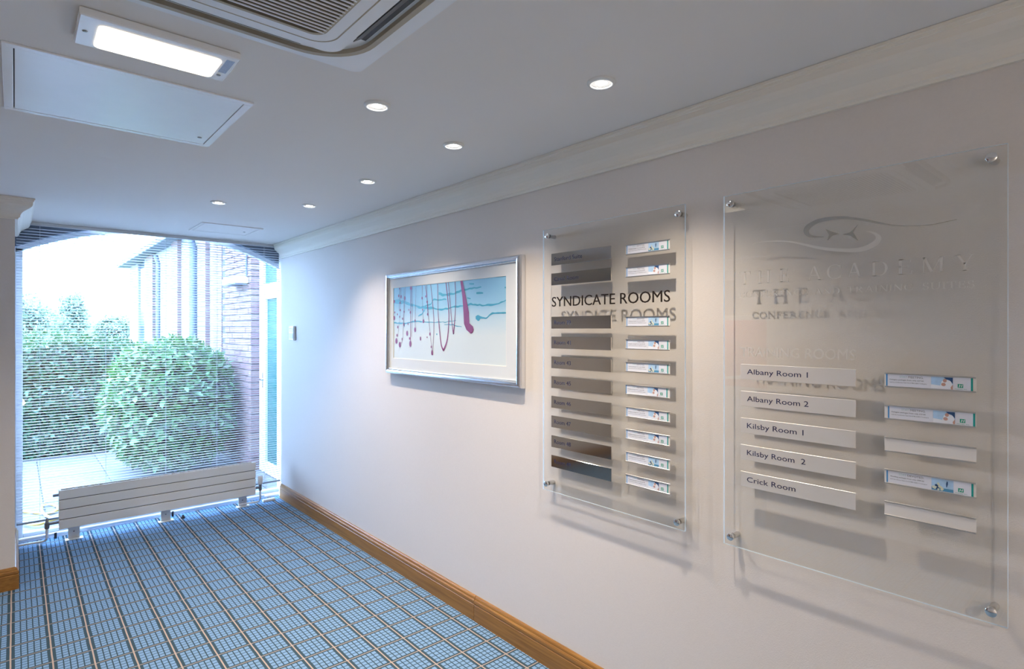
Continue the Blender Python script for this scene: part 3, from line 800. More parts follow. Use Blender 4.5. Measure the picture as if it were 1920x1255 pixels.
# ---- insert cards, two kinds; meshes shared between the holders
def insert_meshes(kind):
    W, Hh = 0.196, 0.0335       # built in a local frame: u to the right, v up, facing -X
    out = []
    def quad(mb, u0, u1, v0, v1, d): mb.box(-d - 0.0002, -d, -u1, -u0, v0, v1)
    mb = MB(); quad(mb, 0, W, 0, Hh, 0); out.append(('insert_card', mb.mesh('insert_card', M['paper'])))
    mb = MB(); quad(mb, 0, 0.0035, 0, Hh, 0.0003); out.append(('blue_band', mb.mesh('blue_band', M['blueband'])))
    mb = MB(); quad(mb, W-0.0045, W, 0, Hh, 0.0003); out.append(('teal_band', mb.mesh('teal_band', M['greenband'])))
    # small photograph
    mb = MB(); p0, p1 = 0.106, 0.154
    if kind == 'meeting':
        quad(mb, p0, p1, 0.001, Hh-0.001, 0.0003)
        mb.m = [0]*len(mb.f)
        def disc(cu, cv, ru, rv, mi, d, n=14):
            mb.prism([(cu + ru*math.cos(2*math.pi*i/n), cv + rv*math.sin(2*math.pi*i/n)) for i in range(n)], lambda a, b, t: (-t, -a, b), d, d+0.00015, mi)
        mb.prism([(p0,0.001),(p1,0.001),(p1,0.006),(p0,0.012)], lambda a, b, t: (-t, -a, b), 0.0006, 0.0007, 2)
        mb.prism([(0.126,0.008),(0.150,0.003),(0.1538,0.010),(0.150,0.022),(0.140,0.027),(0.130,0.022)], lambda a, b, t: (-t, -a, b), 0.0008, 0.0009, 2)
        disc(0.1335, 0.013, 0.0050, 0.0045, 1, 0.0010); disc(0.1365, 0.0235, 0.0042, 0.0050, 1, 0.0010)
        mb.prism([(0.150,0.001),(0.1538,0.001),(0.1538,0.014),(0.149,0.006)], lambda a, b, t: (-t, -a, b), 0.0010, 0.0011, 1)
        mb.prism([(0.134,0.0322),(0.1538,0.0322),(0.1538,0.016),(0.147,0.025),(0.140,0.0265)], lambda a, b, t: (-t, -a, b), 0.0012, 0.0013, 3)
        out.append(('picture', mb.mesh('picture', [M['pic_sky'], M['pic_skin'], M['pic_white'], M['pic_navy']])))
    else:
        quad(mb, p0, p1, 0.009, Hh-0.001, 0.0003); mb.m = [0]*len(mb.f)
        k = len(mb.f); quad(mb, p0, p1, 0.001, 0.009, 0.0003); mb.m[k:] = [1]*(len(mb.f)-k)
        r = random.Random(3)
        for i in range(26):
            cu, cv = 0.119 + r.gauss(0, 0.0055), 0.0085 + r.gauss(0, 0.0036)
            ru = r.uniform(0.0016, 0.0034)
            if not (p0+ru < cu < p1 and cv-ru > 0.001): continue
            mb.prism([(cu + ru*math.cos(2*math.pi*j/8), cv + ru*math.sin(2*math.pi*j/8)) for j in range(8)], lambda a, b, t: (-t, -a, b), 0.0005+i*0.00001, 0.0006+i*0.00001, 2 if i % 4 else 3)
        mb.prism([(0.1385,0.013),(0.1400,0.013),(0.1422,0.022),(0.1420,0.028),(0.1395,0.029),(0.1380,0.022)], lambda a, b, t: (-t, -a, b), 0.0005, 0.0006, 3)
        out.append(('picture', mb.mesh('picture', [M['pic_sky'], M['pic_sea'], M['pic_cream'], M['pic_navy']])))
    # square emblem
    mb = MB(); quad(mb, 0.1640, 0.1755, 0.0065, 0.0165, 0.0003); mb.m = [0]*len(mb.f)
    mb.prism([(0.1662,0.008),(0.1680,0.008),(0.1695,0.0148),(0.1677,0.0150)], lambda a, b, t: (-t, -a, b), 0.0006, 0.0007, 1)
    mb.prism([(0.1712,0.008),(0.1728,0.008),(0.1745,0.0150),(0.1727,0.0150)], lambda a, b, t: (-t, -a, b), 0.0006, 0.0007, 1)
    mb.prism([(0.1672,0.0108),(0.1735,0.0116),(0.1737,0.0127),(0.1674,0.0119)], lambda a, b, t: (-t, -a, b), 0.0006, 0.0007, 1)
    out.append(('emblem', mb.mesh('emblem', [M['logo'], M['paper']])))
    lines = [('STAY', 0.033 if kind == 'meeting' else 0.030, 0.051 if kind == 'meeting' else 0.048, 0.0248, 0.0058, M['paleteal']),
             ('MEETING.' if kind == 'meeting' else 'DEVOTED.', 0.0535 if kind == 'meeting' else 0.0505, 0.089, 0.0248, 0.0058, M['grey']),
             ('Delegate packages from only £27.00' if kind == 'meeting' else 'Wedding packages from only £999.00', 0.009, 0.089, 0.0172, 0.0036, M['black']),
             ('Call Our Conference Team On 01788 522815 To Enquire' if kind == 'meeting' else 'Call Our Events Team On 01788 522815 To Enquire', 0.009, 0.096, 0.0100, 0.0027, M['black']),
             ('Holiday Inn', 0.1580, 0.1830, 0.0022, 0.0024, M['logo'])]
    for t, a, b_, zb, cap, mt in lines:
        o = text_mesh(t, -a, -b_, zb, cap, -0.0004, mt, 0.0, 'print')
        me = o.data; bpy.data.objects.remove(o)
        me.name = 'print'; out.append(('print', me))
    return out
INS = {k: insert_meshes(k) for k in ('meeting', 'devoted')}
HOLD_ME = None
def holder(y0, y1, zc, kind, parent, shift=0.004):
    hh = 0.0405*KP
    h = MB().box(XF - 0.0012, XF, y0, y1, zc - hh/2, zc + hh/2).build('leaflet_holder', M['blank'] , parent)
    for s in (-1, 1):
        za = zc + s*(hh/2 - 0.0018)
        MB().bbox(XF - 0.0042, XF - 0.0012, y0, y1, za - 0.0018, za + 0.0018, 0.0005).build('rail', M['brushed'], h)
    if kind:
        h['label'] = 'steel holder with a printed ' + kind + ' card'
        for nm, me in INS[kind]:
            link(nm, me, h, (XF - 0.0014, y1 - shift, zc - 0.0335/2))
    else:
        h['label'] = 'empty steel holder'

# ---- board 1
bd1 = tag(empty('directory_board', (XR, 1.555, 0.85)), 'clear acrylic board listing the syndicate rooms, next to the picture', 'sign')
acrylic('p', 1.177, 1.932, 0.8506, 2.069, bd1)
for y, z in ((1.868, 2.031), (1.182, 2.028), (1.187, 0.890), (1.873, 0.893)): standoff(sy(y), sz(z), bd1)
text_mesh('SYNDICATE ROOMS', sy(1.842), sy(1.220), sz(1.706), 0.0470, XF - 0.001, M['darkrefl'], 0.002, 'lettering', bd1, split=True)['label'] = 'dark heading reading SYNDICATE ROOMS'
rows1 = [('Stanford Suite', 1.920, 1.657), ('Canal Room', 1.830, 1.677), ('Room 39', 1.633, 1.724), ('Room 41', 1.543, 1.724), ('Room 43', 1.453, 1.724), ('Room 45', 1.363, 1.724), ('Room 46', 1.273, 1.724), ('Room 47', 1.184, 1.724), ('Room 48', 1.094, 1.724), ('Room 49', 1.004, 1.724)]
kinds1 = ['devoted', 'meeting', 'devoted', 'meeting', 'devoted', 'meeting', 'meeting', 'meeting', 'devoted', 'meeting']
for (t, z, yr), k in zip(rows1, kinds1):
    plate(sy(1.4975), sy(1.844), sz(z), 0.054*KP, t, M['steel'], sy(1.826), sy(yr), sz(z) - 0.0085, 0.0195, bd1, M['navy'])
    holder(sy(1.2205), sy(1.4245), sz(z), k, bd1, 0.004 if t != 'Room 45' else 0.0005)

# ---- board 2
bd2 = tag(empty('directory_board', (XR, 0.643, 0.85)), 'large clear acrylic board with swirl emblem and training room plates', 'sign')
acrylic('p', 0.2626, 1.0232, 0.8506, 2.069, bd2)
for y, z in ((0.978, 2.031), (0.288, 2.031), (0.289, 0.895), (0.978, 0.894)): standoff(sy(y), sz(z), bd2)
rows2 = [('Albany Room 1', 1.460, 0.728), ('Albany Room 2', 1.370, 0.726), ('Kilsby Room 1', 1.280, 0.741), ('Kilsby Room  2', 1.190, 0.735), ('Crick Room', 1.100, 0.765)]
kinds2 = ['meeting', 'meeting', None, 'devoted', None]
for i, ((t, z, yr), k) in enumerate(zip(rows2, kinds2)):
    plate(sy(0.595), sy(0.944), sz(z), 0.0505*KP, t, M['satin'], sy(0.922), sy(yr), sz(z) - 0.0075, 0.0180, bd2, M['navy'])
    holder(sy(0.319), sy(0.5225), sz(z), k, bd2, (0.004, 0.0085)[i] if i < 2 else 0.005)
text_mesh('TRAINING ROOMS', sy(0.946), sy(0.596), sz(1.5115), 0.0335, XF - 0.001, M['satin'], 0.002, 'lettering', bd2, split=True)['label'] = 'steel heading reading TRAINING ROOMS'
A_ = 1.874/1.868
serif_line([(c, a*A_, b_*A_) for c, a, b_ in (('T',.961,.923),('H',.898,.854),('E',.826,.797),('A',.740,.697),('C',.683,.643),('A',.626,.587),('D',.563,.521),('E',.499,.463),('M',.441,.391),('Y',.366,.328))], 1.7555, 0.0425, XF, M['satin'], bd2)['label'] = 'steel serif heading reading THE ACADEMY'
line = 'CONFERENCE AND TRAINING SUITES'
ws = [serif_glyph(c)[1] + 0.16 for c in line]; tot = sum(ws); yl = 0.966; k = (0.966 - 0.325)/tot
lets = []
for c, w in zip(line, ws):
    if c != ' ': lets.append((c, yl, yl - (w - 0.16)*k))
    yl -= w*k
serif_line(lets, 1.7105, 0.0185, XF, M['satin'], bd2)['label'] = 'steel line reading CONFERENCE AND TRAINING SUITES'

def ribbon(mb, pts, x0, x1, mi=0, sub=6, scale=1.0):
    # pts: (y, z, width) -> smooth flat band between x0 and x1
    P_ = [np.array(p, float) for p in pts]
    fine = []
    for i in range(len(P_)-1):
        p0 = P_[max(i-1, 0)]; p1 = P_[i]; p2 = P_[i+1]; p3 = P_[min(i+2, len(P_)-1)]
        for j in range(sub):
            t = j/sub
            fine.append(0.5*((2*p1) + (-p0+p2)*t + (2*p0-5*p1+4*p2-p3)*t*t + (-p0+3*p1-3*p2+p3)*t**3))
    fine.append(P_[-1])
    L_ = []; R_ = []
    for i, p in enumerate(fine):
        d = fine[min(i+1, len(fine)-1)][:2] - fine[max(i-1, 0)][:2]
        d /= (np.linalg.norm(d) + 1e-9); n = np.array((-d[1], d[0])); w = max(p[2], 0.0006)/2*scale
        L_.append(p[:2] + n*w); R_.append(p[:2] - n*w)
    k = len(fine)
    v = [(x0, *q) for q in L_] + [(x0, *q) for q in R_] + [(x1, *q) for q in L_] + [(x1, *q) for q in R_]
    f = []
    for i in range(k-1):
        f += [(i, i+1, k+i+1, k+i), (2*k+i, 3*k+i, 3*k+i+1, 2*k+i+1), (i, 2*k+i, 2*k+i+1, i+1), (k+i, k+i+1, 3*k+i+1, 3*k+i)]
    mb.add(v, f, mi)
    return mb
SW1 = [(0.365,1.892,0.001),(0.417,1.886,0.002),(0.463,1.889,0.002),(0.507,1.896,0.003),(0.55,1.91,0.006),(0.595,1.926,0.007),(0.645,1.938,0.009),(0.698,1.939,0.012),(0.729,1.93,0.014),(0.745,1.914,0.016),(0.737,1.896,0.009),(0.713,1.889,0.004),(0.694,1.887,0.001)]
SW2 = [(0.919,1.889,0.001),(0.885,1.893,0.001),(0.836,1.89,0.003),(0.794,1.883,0.004),(0.753,1.87,0.006),(0.713,1.856,0.008),(0.675,1.846,0.009),(0.62,1.837,0.011),(0.584,1.838,0.014),(0.557,1.849,0.015),(0.546,1.863,0.014),(0.552,1.876,0.008),(0.564,1.884,0.004),(0.577,1.888,0.001)]
ST1 = [(0.688,1.91),(0.67,1.899),(0.648,1.89),(0.669,1.887),(0.683,1.874),(0.678,1.891)]
ST2 = [(0.599,1.911),(0.612,1.89),(0.598,1.863),(0.62,1.881),(0.64,1.887),(0.62,1.891)]
emb = ribbon(MB(), SW1, XF - 0.002, XF).build('emblem', M['steel'], bd2); emb['label'] = 'steel swirl emblem with two darts'
ribbon(MB(), SW2, XF - 0.002, XF).build('swirl', M['satin'], emb)
for s_ in (ST1, ST2): MB().prism(s_, lambda u, w, t: (t, u, w), XF - 0.002, XF).build('dart', M['steel'], emb)

# ================================================================== framed picture
pic = tag(empty('framed_picture', (XR, 2.78, 1.31)), 'silver framed abstract print with magenta drips on pale blue', 'picture')
PY0, PY1, PZ0, PZ1 = 2.102, 3.462, 1.309, 1.976
FP = [(0.0, 1.918), (0.0, 1.894), (0.004, 1.886), (0.010, 1.881), (0.018, 1.8795), (0.026, 1.882), (0.031, 1.887), (0.033, 1.890), (0.036, 1.891), (0.036, 1.918)]
corn = [(PY1, PZ1, -1, -1), (PY0, PZ1, 1, -1), (PY0, PZ0, 1, 1), (PY1, PZ0, -1, 1)]
fr_root = None
for i in range(4):
    a = corn[i]; b_ = corn[(i+1) % 4]; mb = MB(); k = len(FP)
    v = [(x, a[0] + a[2]*d, a[1] + a[3]*d) for d, x in FP] + [(x, b_[0] + b_[2]*d, b_[1] + b_[3]*d) for d, x in FP]
    mb.add(v, [(j, j+1, k+j+1, k+j) for j in range(k-1)], 0, False)
    mb.build('frame_rail', M['silver'], pic)
iy0, iy1, iz0, iz1 = PY0 + 0.034, PY1 - 0.034, PZ0 + 0.034, PZ1 - 0.034
ay0, ay1, az0, az1 = 2.222, 3.380, 1.412, 1.880
mb = MB()
mb.box(1.8965, 1.899, iy0, ay0, iz0, iz1).box(1.8965, 1.899, ay1, iy1, iz0, iz1).box(1.8965, 1.899, ay0, ay1, iz0, az0).box(1.8965, 1.899, ay0, ay1, az1, iz1)
mt_ = mb.build('mount', M['mat'], pic)
mb = MB(); b = 0.0022
mb.box(1.8970, 1.8995, ay0, ay0+b, az0, az1).box(1.8970, 1.8995, ay1-b, ay1, az0, az1).box(1.8970, 1.8995, ay0, ay1, az0, az0+b).box(1.8970, 1.8995, ay0, ay1, az1-b, az1)
mb.build('bevel', M['bevel'], mt_)
pr_ = MB().box(1.9000, 1.9020, ay0 - 0.01, ay1 + 0.01, az0 - 0.01, az1 + 0.01).build('print', M['print'], pic)
BRUSH = [(2.625,1.879),(2.603,1.877),(2.574,1.79),(2.543,1.697),(2.543,1.676),(2.539,1.637),(2.506,1.619),(2.5,1.601),(2.512,1.584),(2.527,1.58),(2.567,1.601),(2.589,1.634),(2.595,1.705),(2.604,1.784)]
STROKES = [[(2.854,1.875,0.004),(2.851,1.719,0.004),(2.837,1.613,0.008),(2.817,1.515,0.009),(2.793,1.479,0.013)],[(2.768,1.877,0.006),(2.745,1.753,0.007),(2.738,1.664,0.007),(2.754,1.546,0.009),(2.793,1.479,0.013)],[(2.745,1.879,0.004),(2.725,1.753,0.005),(2.706,1.634,0.005),(2.692,1.576,0.009)],[(2.677,1.877,0.004),(2.671,1.787,0.004),(2.675,1.693,0.005),(2.692,1.576,0.009)],[(2.93,1.876,0.003),(2.906,1.744,0.005),(2.895,1.644,0.004),(2.902,1.529,0.003),(2.913,1.459,0.004)],[(2.994,1.875,0.003),(2.969,1.784,0.003),(2.952,1.667,0.003),(2.927,1.528,0.002),(2.916,1.459,0.003)],[(3.027,1.874,0.003),(3.024,1.787,0.001),(3.013,1.653,0.003)],[(2.976,1.874,0.003),(2.969,1.769,0.004),(2.961,1.683,0.002)],[(3.097,1.878,0.001),(3.106,1.686,0.002),(3.108,1.606,0.003)],[(3.158,1.873,0.005),(3.163,1.711,0.004),(3.166,1.524,0.005)],[(3.143,1.876,0.002),(3.143,1.686,0.003),(3.151,1.557,0.002)],[(3.226,1.875,0.002),(3.242,1.721,0.002),(3.248,1.614,0.002)],[(3.282,1.876,0.002),(3.291,1.722,0.001),(3.323,1.556,0.001)],[(3.299,1.876,0.002),(3.307,1.723,0.002)],[(3.242,1.87,0.001),(3.261,1.556,0.002),(3.291,1.514,0.002)]]
BLOBS = [(2.914,1.461,0.0125,0.014),(2.923,1.497,0.007,0.0075),(2.937,1.574,0.0085,0.0095),(3.011,1.653,0.0115,0.011),(2.969,1.771,0.0085,0.007),(2.964,1.695,0.0075,0.007),(3.108,1.6,0.0135,0.014),(3.108,1.658,0.0075,0.008),(3.158,1.865,0.014,0.01),(3.165,1.711,0.0095,0.008),(3.166,1.51,0.0155,0.018),(3.174,1.545,0.009,0.008),(3.234,1.805,0.01,0.0115),(3.242,1.717,0.006,0.007),(3.245,1.635,0.008,0.0095),(3.282,1.816,0.0095,0.01),(3.312,1.823,0.008,0.0085),(3.294,1.777,0.008,0.0055),(3.291,1.729,0.0085,0.007),(3.299,1.685,0.0065,0.007),(3.263,1.672,0.0065,0.007),(3.323,1.618,0.0085,0.0085),(3.333,1.564,0.01,0.0085),(3.342,1.526,0.017,0.017),(3.297,1.502,0.0165,0.0165),(3.268,1.539,0.0065,0.0085),(3.205,1.577,0.0145,0.015),(3.194,1.638,0.0065,0.0065),(3.183,1.728,0.0065,0.005),(3.37,1.788,0.0135,0.01),(3.37,1.678,0.0135,0.0135),(3.328,1.702,0.0065,0.006),(3.362,1.716,0.007,0.006),(3.045,1.545,0.009,0.0115),(2.969,1.555,0.0055,0.0045),(3.02,1.724,0.006,0.0045),(3.027,1.796,0.0075,0.008),(2.985,1.805,0.006,0.0065),(3.302,1.87,0.007,0.005)]
TEAL = [[(3.365,1.788,0.021),(3.242,1.779,0.018),(3.148,1.759,0.013),(3.042,1.74,0.011),(2.927,1.733,0.011),(2.831,1.722,0.009),(2.751,1.724,0.009),(2.675,1.733,0.008),(2.601,1.738,0.007),(2.529,1.742,0.008),(2.426,1.734,0.006),(2.329,1.733,0.009),(2.266,1.743,0.005),(2.223,1.755,0.006)],[(2.998,1.723,0.01),(3.027,1.7,0.008),(3.072,1.687,0.005)],[(2.998,1.746,0.007),(2.927,1.76,0.006),(2.899,1.782,0.007),(2.764,1.778,0.006)],[(2.844,1.817,0.015),(2.804,1.806,0.013),(2.7,1.807,0.01),(2.601,1.824,0.009),(2.518,1.83,0.007),(2.434,1.833,0.006)],[(2.541,1.856,0.007),(2.498,1.853,0.006)],[(2.477,1.801,0.01),(2.418,1.799,0.007)],[(2.559,1.779,0.006),(2.529,1.773,0.005)],[(2.483,1.666,0.014),(2.458,1.666,0.024),(2.438,1.665,0.009),(2.388,1.665,0.005),(2.339,1.687,0.008),(2.225,1.688,0.006)],[(3.374,1.648,0.007),(3.242,1.643,0.008),(3.087,1.657,0.007),(2.998,1.649,0.005),(2.913,1.645,0.004),(2.777,1.646,0.004),(2.668,1.655,0.003)],[(3.242,1.621,0.007),(3.239,1.643,0.007)],[(2.238,1.817,0.005),(2.226,1.816,0.006)],[(2.784,1.631,0.003),(2.7,1.629,0.005),(2.613,1.618,0.003)],[(2.869,1.573,0.007),(2.86,1.573,0.007)]]
mb = MB(); r = random.Random(5)
for s in TEAL:
    pts = []
    for i in range(len(s)-1):
        n = max(2, int(math.dist(s[i][:2], s[i+1][:2])/0.02))
        for j in range(n):
            t = j/n; pts.append([s[i][q]*(1-t) + s[i+1][q]*t for q in range(3)])
    pts.append(list(s[-1]))
    for p in pts[1:-1]: p[1] += r.uniform(-.0025, .0025); p[2] *= r.uniform(0.75, 1.5)
    ribbon(mb, pts, 1.8993, 1.8996, 0, 3)
t_ = mb.build('teal_strokes', M['teal'], pr_); t_['kind'] = 'stuff'
mb = MB()
mb.prism(BRUSH, lambda u, w, t: (t, u, w), 1.8983, 1.8986)
for s in STROKES: ribbon(mb, s, 1.8987, 1.8990, 0, 5)
for i, (y, z, a, b_) in enumerate(BLOBS):
    mb.prism([(y + a*0.8*math.cos(2*math.pi*j/16), z + b_*math.sin(2*math.pi*j/16)*(1.0 if math.sin(2*math.pi*j/16) < 0 else 1.25)) for j in range(16)], lambda u, w, t: (t, u, w), 1.8983, 1.8986)
t_ = mb.build('magenta_drips', M['magenta'], pr_); t_['kind'] = 'stuff'

# ================================================================== thermostat
th = tag(empty('thermostat', (XR, 5.245, 1.57)), 'small white wall thermostat controller near the window', 'thermostat')
MB().bbox(XR - 0.024, XR, 5.187, 5.300, 1.505, 1.636, 0.004).build('case', M['white'], th)
MB().box(XR - 0.0250, XR - 0.0238, 5.200, 5.290, 1.577, 1.618).build('display', M['lcd'], th)
MB().box(XR - 0.0255, XR - 0.0248, 5.225, 5.275, 1.612, 1.618).build('display_digits', M['navy'], th)
MB().bbox(XR - 0.0265, XR - 0.0238, 5.196, 5.287, 1.522, 1.570, 0.001).build('control_flap', M['lcdblue'], th)

# ---- machine that only shows as a reflection
vm = tag(empty('vending_machine', (-2.2, 2.75, 0)), 'vending machine with a red front panel, mirrored in the upper steel plates', 'machine')
MB().bbox(-2.395, -1.85, 2.32, 3.10, 0, 1.75, 0.01).build('cabinet', M['machine'], vm)
MB().bbox(-1.85, -1.835, 2.35, 3.07, 1.02, 1.70, 0.005).build('front_panel', M['red'], vm)
ribbon(MB(), [(2.36, 1.08, 0.01), (2.55, 1.07, 0.03), (2.75, 1.12, 0.05), (3.05, 1.10, 0.02)], -1.834, -1.833).build('white_stripe', M['white'], vm)

# ================================================================== outdoors
g = struct(MB().box(-60, 60, YW + 0.27, 140, GZ - 0.30, GZ - 0.05).build('ground', M['soil']))
pv = struct(empty('paving', (0.5, 7.7, GZ)), 'pale paving slabs outside the window')
MB().box(-1.6, 2.22, YW + 0.27, 9.72, GZ - 0.05, GZ - 0.012).build('paving_bed', M['joint'], pv)
sl_me = MB().bbox(-0.2965, 0.2965, -0.2965, 0.2965, -0.03, 0.0, 0.004).mesh('slab', M['slab'])
for i in range(6):
    for j in range(6):
        x = -1.29 + i*0.60; y = 6.24 + j*0.60
        if x > 1.8: continue
        link('slab', sl_me, pv, (x, y, GZ + random.uniform(-0.002, 0.002)))
pa_me = MB().bbox(-0.098, 0.098, -0.048, 0.048, -0.03, 0.0, 0.004).mesh('paver', M['paver'])
for i in range(2):
    for j in range(37):
        link('paver', pa_me, pv, (1.912 + i*0.204, 5.99 + j*0.101, GZ + random.uniform(-0.003, 0.002)))

# hose
hz = GZ + 0.012
pts = [(0.05, 6.90), (0.12, 6.80), (0.19, 6.70), (0.24, 6.66), (0.29, 6.72), (0.30, 6.86), (0.26, 6.98), (0.21, 7.00), (0.19, 6.92), (0.19, 6.75), (0.22, 6.55), (0.28, 6.42), (0.36, 6.40), (0.48, 6.44)]
pts2 = [(0.05, 6.46), (0.10, 6.34), (0.16, 6.30), (0.24, 6.36), (0.36, 6.48), (0.5, 6.55), (0.62, 6.50)]
def smooth(p, n=5):
    out = []
    for i in range(len(p)-1):
        p0 = p[max(i-1,0)]; p1 = p[i]; p2 = p[i+1]; p3 = p[min(i+2, len(p)-1)]
        for j in range(n):
            t = j/n
            out.append(tuple(0.5*(2*p1[q] + (-p0[q]+p2[q])*t + (2*p0[q]-5*p1[q]+4*p2[q]-p3[q])*t*t + (-p0[q]+3*p1[q]-3*p2[q]+p3[q])*t**3) for q in range(2)))
    out.append(p[-1]); return out
path = smooth(pts + [(0.60, 6.58), (0.55, 6.70), (0.40, 6.62), (0.24, 6.45)] + pts2[::-1][2:])
k = len(path)
hp = [(x, y, hz + 0.016*(i/k)) for i, (x, y) in enumerate(path)]
tag(MB().tube(hp, 0.011, 8).build('garden_hose', M['hose']), 'yellow garden hose coiled on the paving behind the radiator', 'hose')

# ---- brick building with the glazed door
bd = tag(empty('brick_building', (2.12, 7.17, GZ)), 'pale brick building with tall white bays right of the bush', 'building')
MB().box(2.130, 2.40, 7.178, 8.45, GZ - 0.1, 3.15).build('mortar_core', M['mortar'], bd)
MB().box(2.40, 6.0, 7.18, 17.0, GZ - 0.1, 3.15).build('main_block', M['render'], bd)
bk = MB().bbox(-0.05125, 0.05125, -0.1075, 0.1075, -0.0325, 0.0325, 0.003).mesh('brick', M['brick'])
hb = MB().bbox(-0.05125, 0.05125, -0.05125, 0.05125, -0.0325, 0.0325, 0.003).mesh('brick', M['brick'])
row = 0; z = GZ + 0.0325
while z < 3.1:
    y = 7.17
    if row % 2:
        link('brick', hb, bd, (2.12 + 0.05125 + random.uniform(-.002, .002), y + 0.05125, z)); y += 0.1125
    while y + 0.215 < 8.46:
        link('brick', bk, bd, (2.12 + 0.05125 + random.uniform(-.002, .002), y + 0.1075, z)); y += 0.225
    z += 0.075; row += 1
MB().box(2.12, 2.40, 8.45, 8.90, GZ - 0.1, 3.15).build('brick_panel', M['fbrick'], bd)
for a, b_ in ((9.235, 9.717), (11.148, 11.677), (13.497, 14.24)):
    MB().box(2.10, 2.40, a, b_, GZ - 0.1, 3.15).build('brick_pilaster', M['fbrick'], bd)
for a, b_ in ((8.90, 9.235), (9.717, 11.148), (11.677, 13.497), (14.24, 14.86), (15.75, 17.0)):
    MB().box(2.16, 2.40, a, b_, GZ - 0.1, 3.15).build('white_bay', M['render'], bd)
w_ = MB().box(2.19, 2.40, 14.86, 15.75, GZ - 0.1, 3.15).build('dark_window', M['dkglass'], bd)
for a, r_ in ((10.02, 0.055), (12.90, 0.040)):
    MB().tube([(2.10, a, GZ), (2.10, a, 2.9), (2.06, a, 3.05)], r_, 10).build('downpipe', M['eave'], bd)
MB().bbox(1.92, 6.1, 7.10, 17.25, 3.15, 3.26, 0.01).build('eave', M['eave'], bd)
# white lamp bracket on the brick pier
wl = tag(empty('wall_lamp', (2.12, 7.5, 2.17)), 'white box lamp on the brick pier above the glazed door', 'lamp')
MB().bbox(1.96, 2.118, 7.25, 7.80, 2.16, 2.235, 0.01).build('housing', M['white'], wl)
MB().box(1.975, 2.10, 7.28, 7.77, 2.150, 2.161).build('lens', M['eave'], wl)
MB().tube([(2.105, 7.30, 2.23), (2.105, 7.30, 2.60)], 0.012, 8).build('conduit', M['eave'], wl)

gd = tag(empty('glazed_door', (2.22, 6.75, GZ)), 'white framed glazed door with green tinted glass beside the brick pier', 'door')
DX0, DX1 = 2.215, 2.285
def fbox(y0, y1, z0, z1, nm='frame_rail', mat='upvc', dx0=DX0, dx1=DX1): return MB().bbox(dx0, dx1, y0, y1, z0, z1, 0.004).build(nm, M[mat], gd)
fbox(7.03, 7.168, GZ, 3.14, 'frame_post'); fbox(5.93, 6.02, GZ, 3.14, 'frame_post')
fbox(6.02, 7.03, 2.05, 2.14, 'transom'); fbox(6.02, 7.03, 3.06, 3.14, 'head_rail')
MB().box(2.245, 2.253, 6.02, 7.03, 2.14, 3.06).build('fanlight_pane', M['fanglass'], gd)
fbox(6.93, 7.025, GZ + 0.01, 2.045, 'stile', 'upvc', 2.205, 2.27); fbox(6.025, 6.12, GZ + 0.01, 2.045, 'stile', 'upvc', 2.205, 2.27)
fbox(6.12, 6.93, GZ + 0.01, 0.06, 'bottom_rail', 'upvc', 2.205, 2.27); fbox(6.12, 6.93, 1.96, 2.045, 'top_rail', 'upvc', 2.205, 2.27)
MB().box(2.235, 2.243, 6.12, 6.93, 0.06, 1.96).build('glass_pane', M['doorglass'], gd)
MB().tube([(2.205, 6.99, 1.02), (2.165, 6.99, 1.02), (2.160, 6.97, 1.02), (2.160, 6.87, 1.02)], 0.010, 8).build('lever_handle', M['chrome'], gd)
MB().bbox(2.196, 2.206, 6.965, 7.010, 0.92, 1.10, 0.003).build('lock_plate', M['chrome'], gd)
# dim interior behind the door
struct(MB().box(3.4, 3.5, 5.9, 7.2, GZ, 3.15).build('wall_lobby', pbr('lobby_wall', (0.20, 0.42, 0.40), 0.9)))
struct(MB().box(2.20, 3.5, YW + 0.26, 7.18, GZ - 0.05, GZ - 0.005).build('floor_lobby', M['slab']))

# ---- foliage
def leaf_cloud(name, pos, nrm, size, mat, parent=None):
    n = len(pos)
    up = np.tile(np.array([0, 0, 1.0]), (n, 1))
    d = rng.normal(size=(n, 3)) + nrm*0.3 + up*0.15
    d /= np.linalg.norm(d, axis=1)[:, None]
    nn = nrm*0.9 + up*0.5 + rng.normal(size=(n, 3))*0.55
    s = np.cross(d, nn); s /= (np.linalg.norm(s, axis=1)[:, None] + 1e-6)
    u = np.cross(s, d)
    L_ = size*(0.7 + 0.6*rng.random(n))[:, None]; W_ = L_*0.24
    base = pos; tip = pos + d*L_ - u*L_*0.10
    m1 = pos + d*L_*0.45 + s*W_ + u*L_*0.06; m2 = pos + d*L_*0.45 - s*W_ + u*L_*0.06
    v = np.stack([base, m1, tip, m2], 1).reshape(-1, 3).astype(np.float32)
    me = bpy.data.meshes.new(name)
    me.vertices.add(4*n); me.vertices.foreach_set('co', v.ravel())
    me.loops.add(6*n); me.polygons.add(2*n)
    i0 = np.arange(n)*4
    idx = np.stack([i0, i0+1, i0+2, i0, i0+2, i0+3], 1).ravel().astype(np.int32)
    me.loops.foreach_set('vertex_index', idx)
    me.polygons.foreach_set('loop_start', np.arange(2*n, dtype=np.int32)*3)
    me.polygons.foreach_set('loop_total', np.full(2*n, 3, dtype=np.int32))
    me.materials.append(mat); me.update(); me.validate()
    o = link(name, me, parent); o['kind'] = 'stuff'
    return o

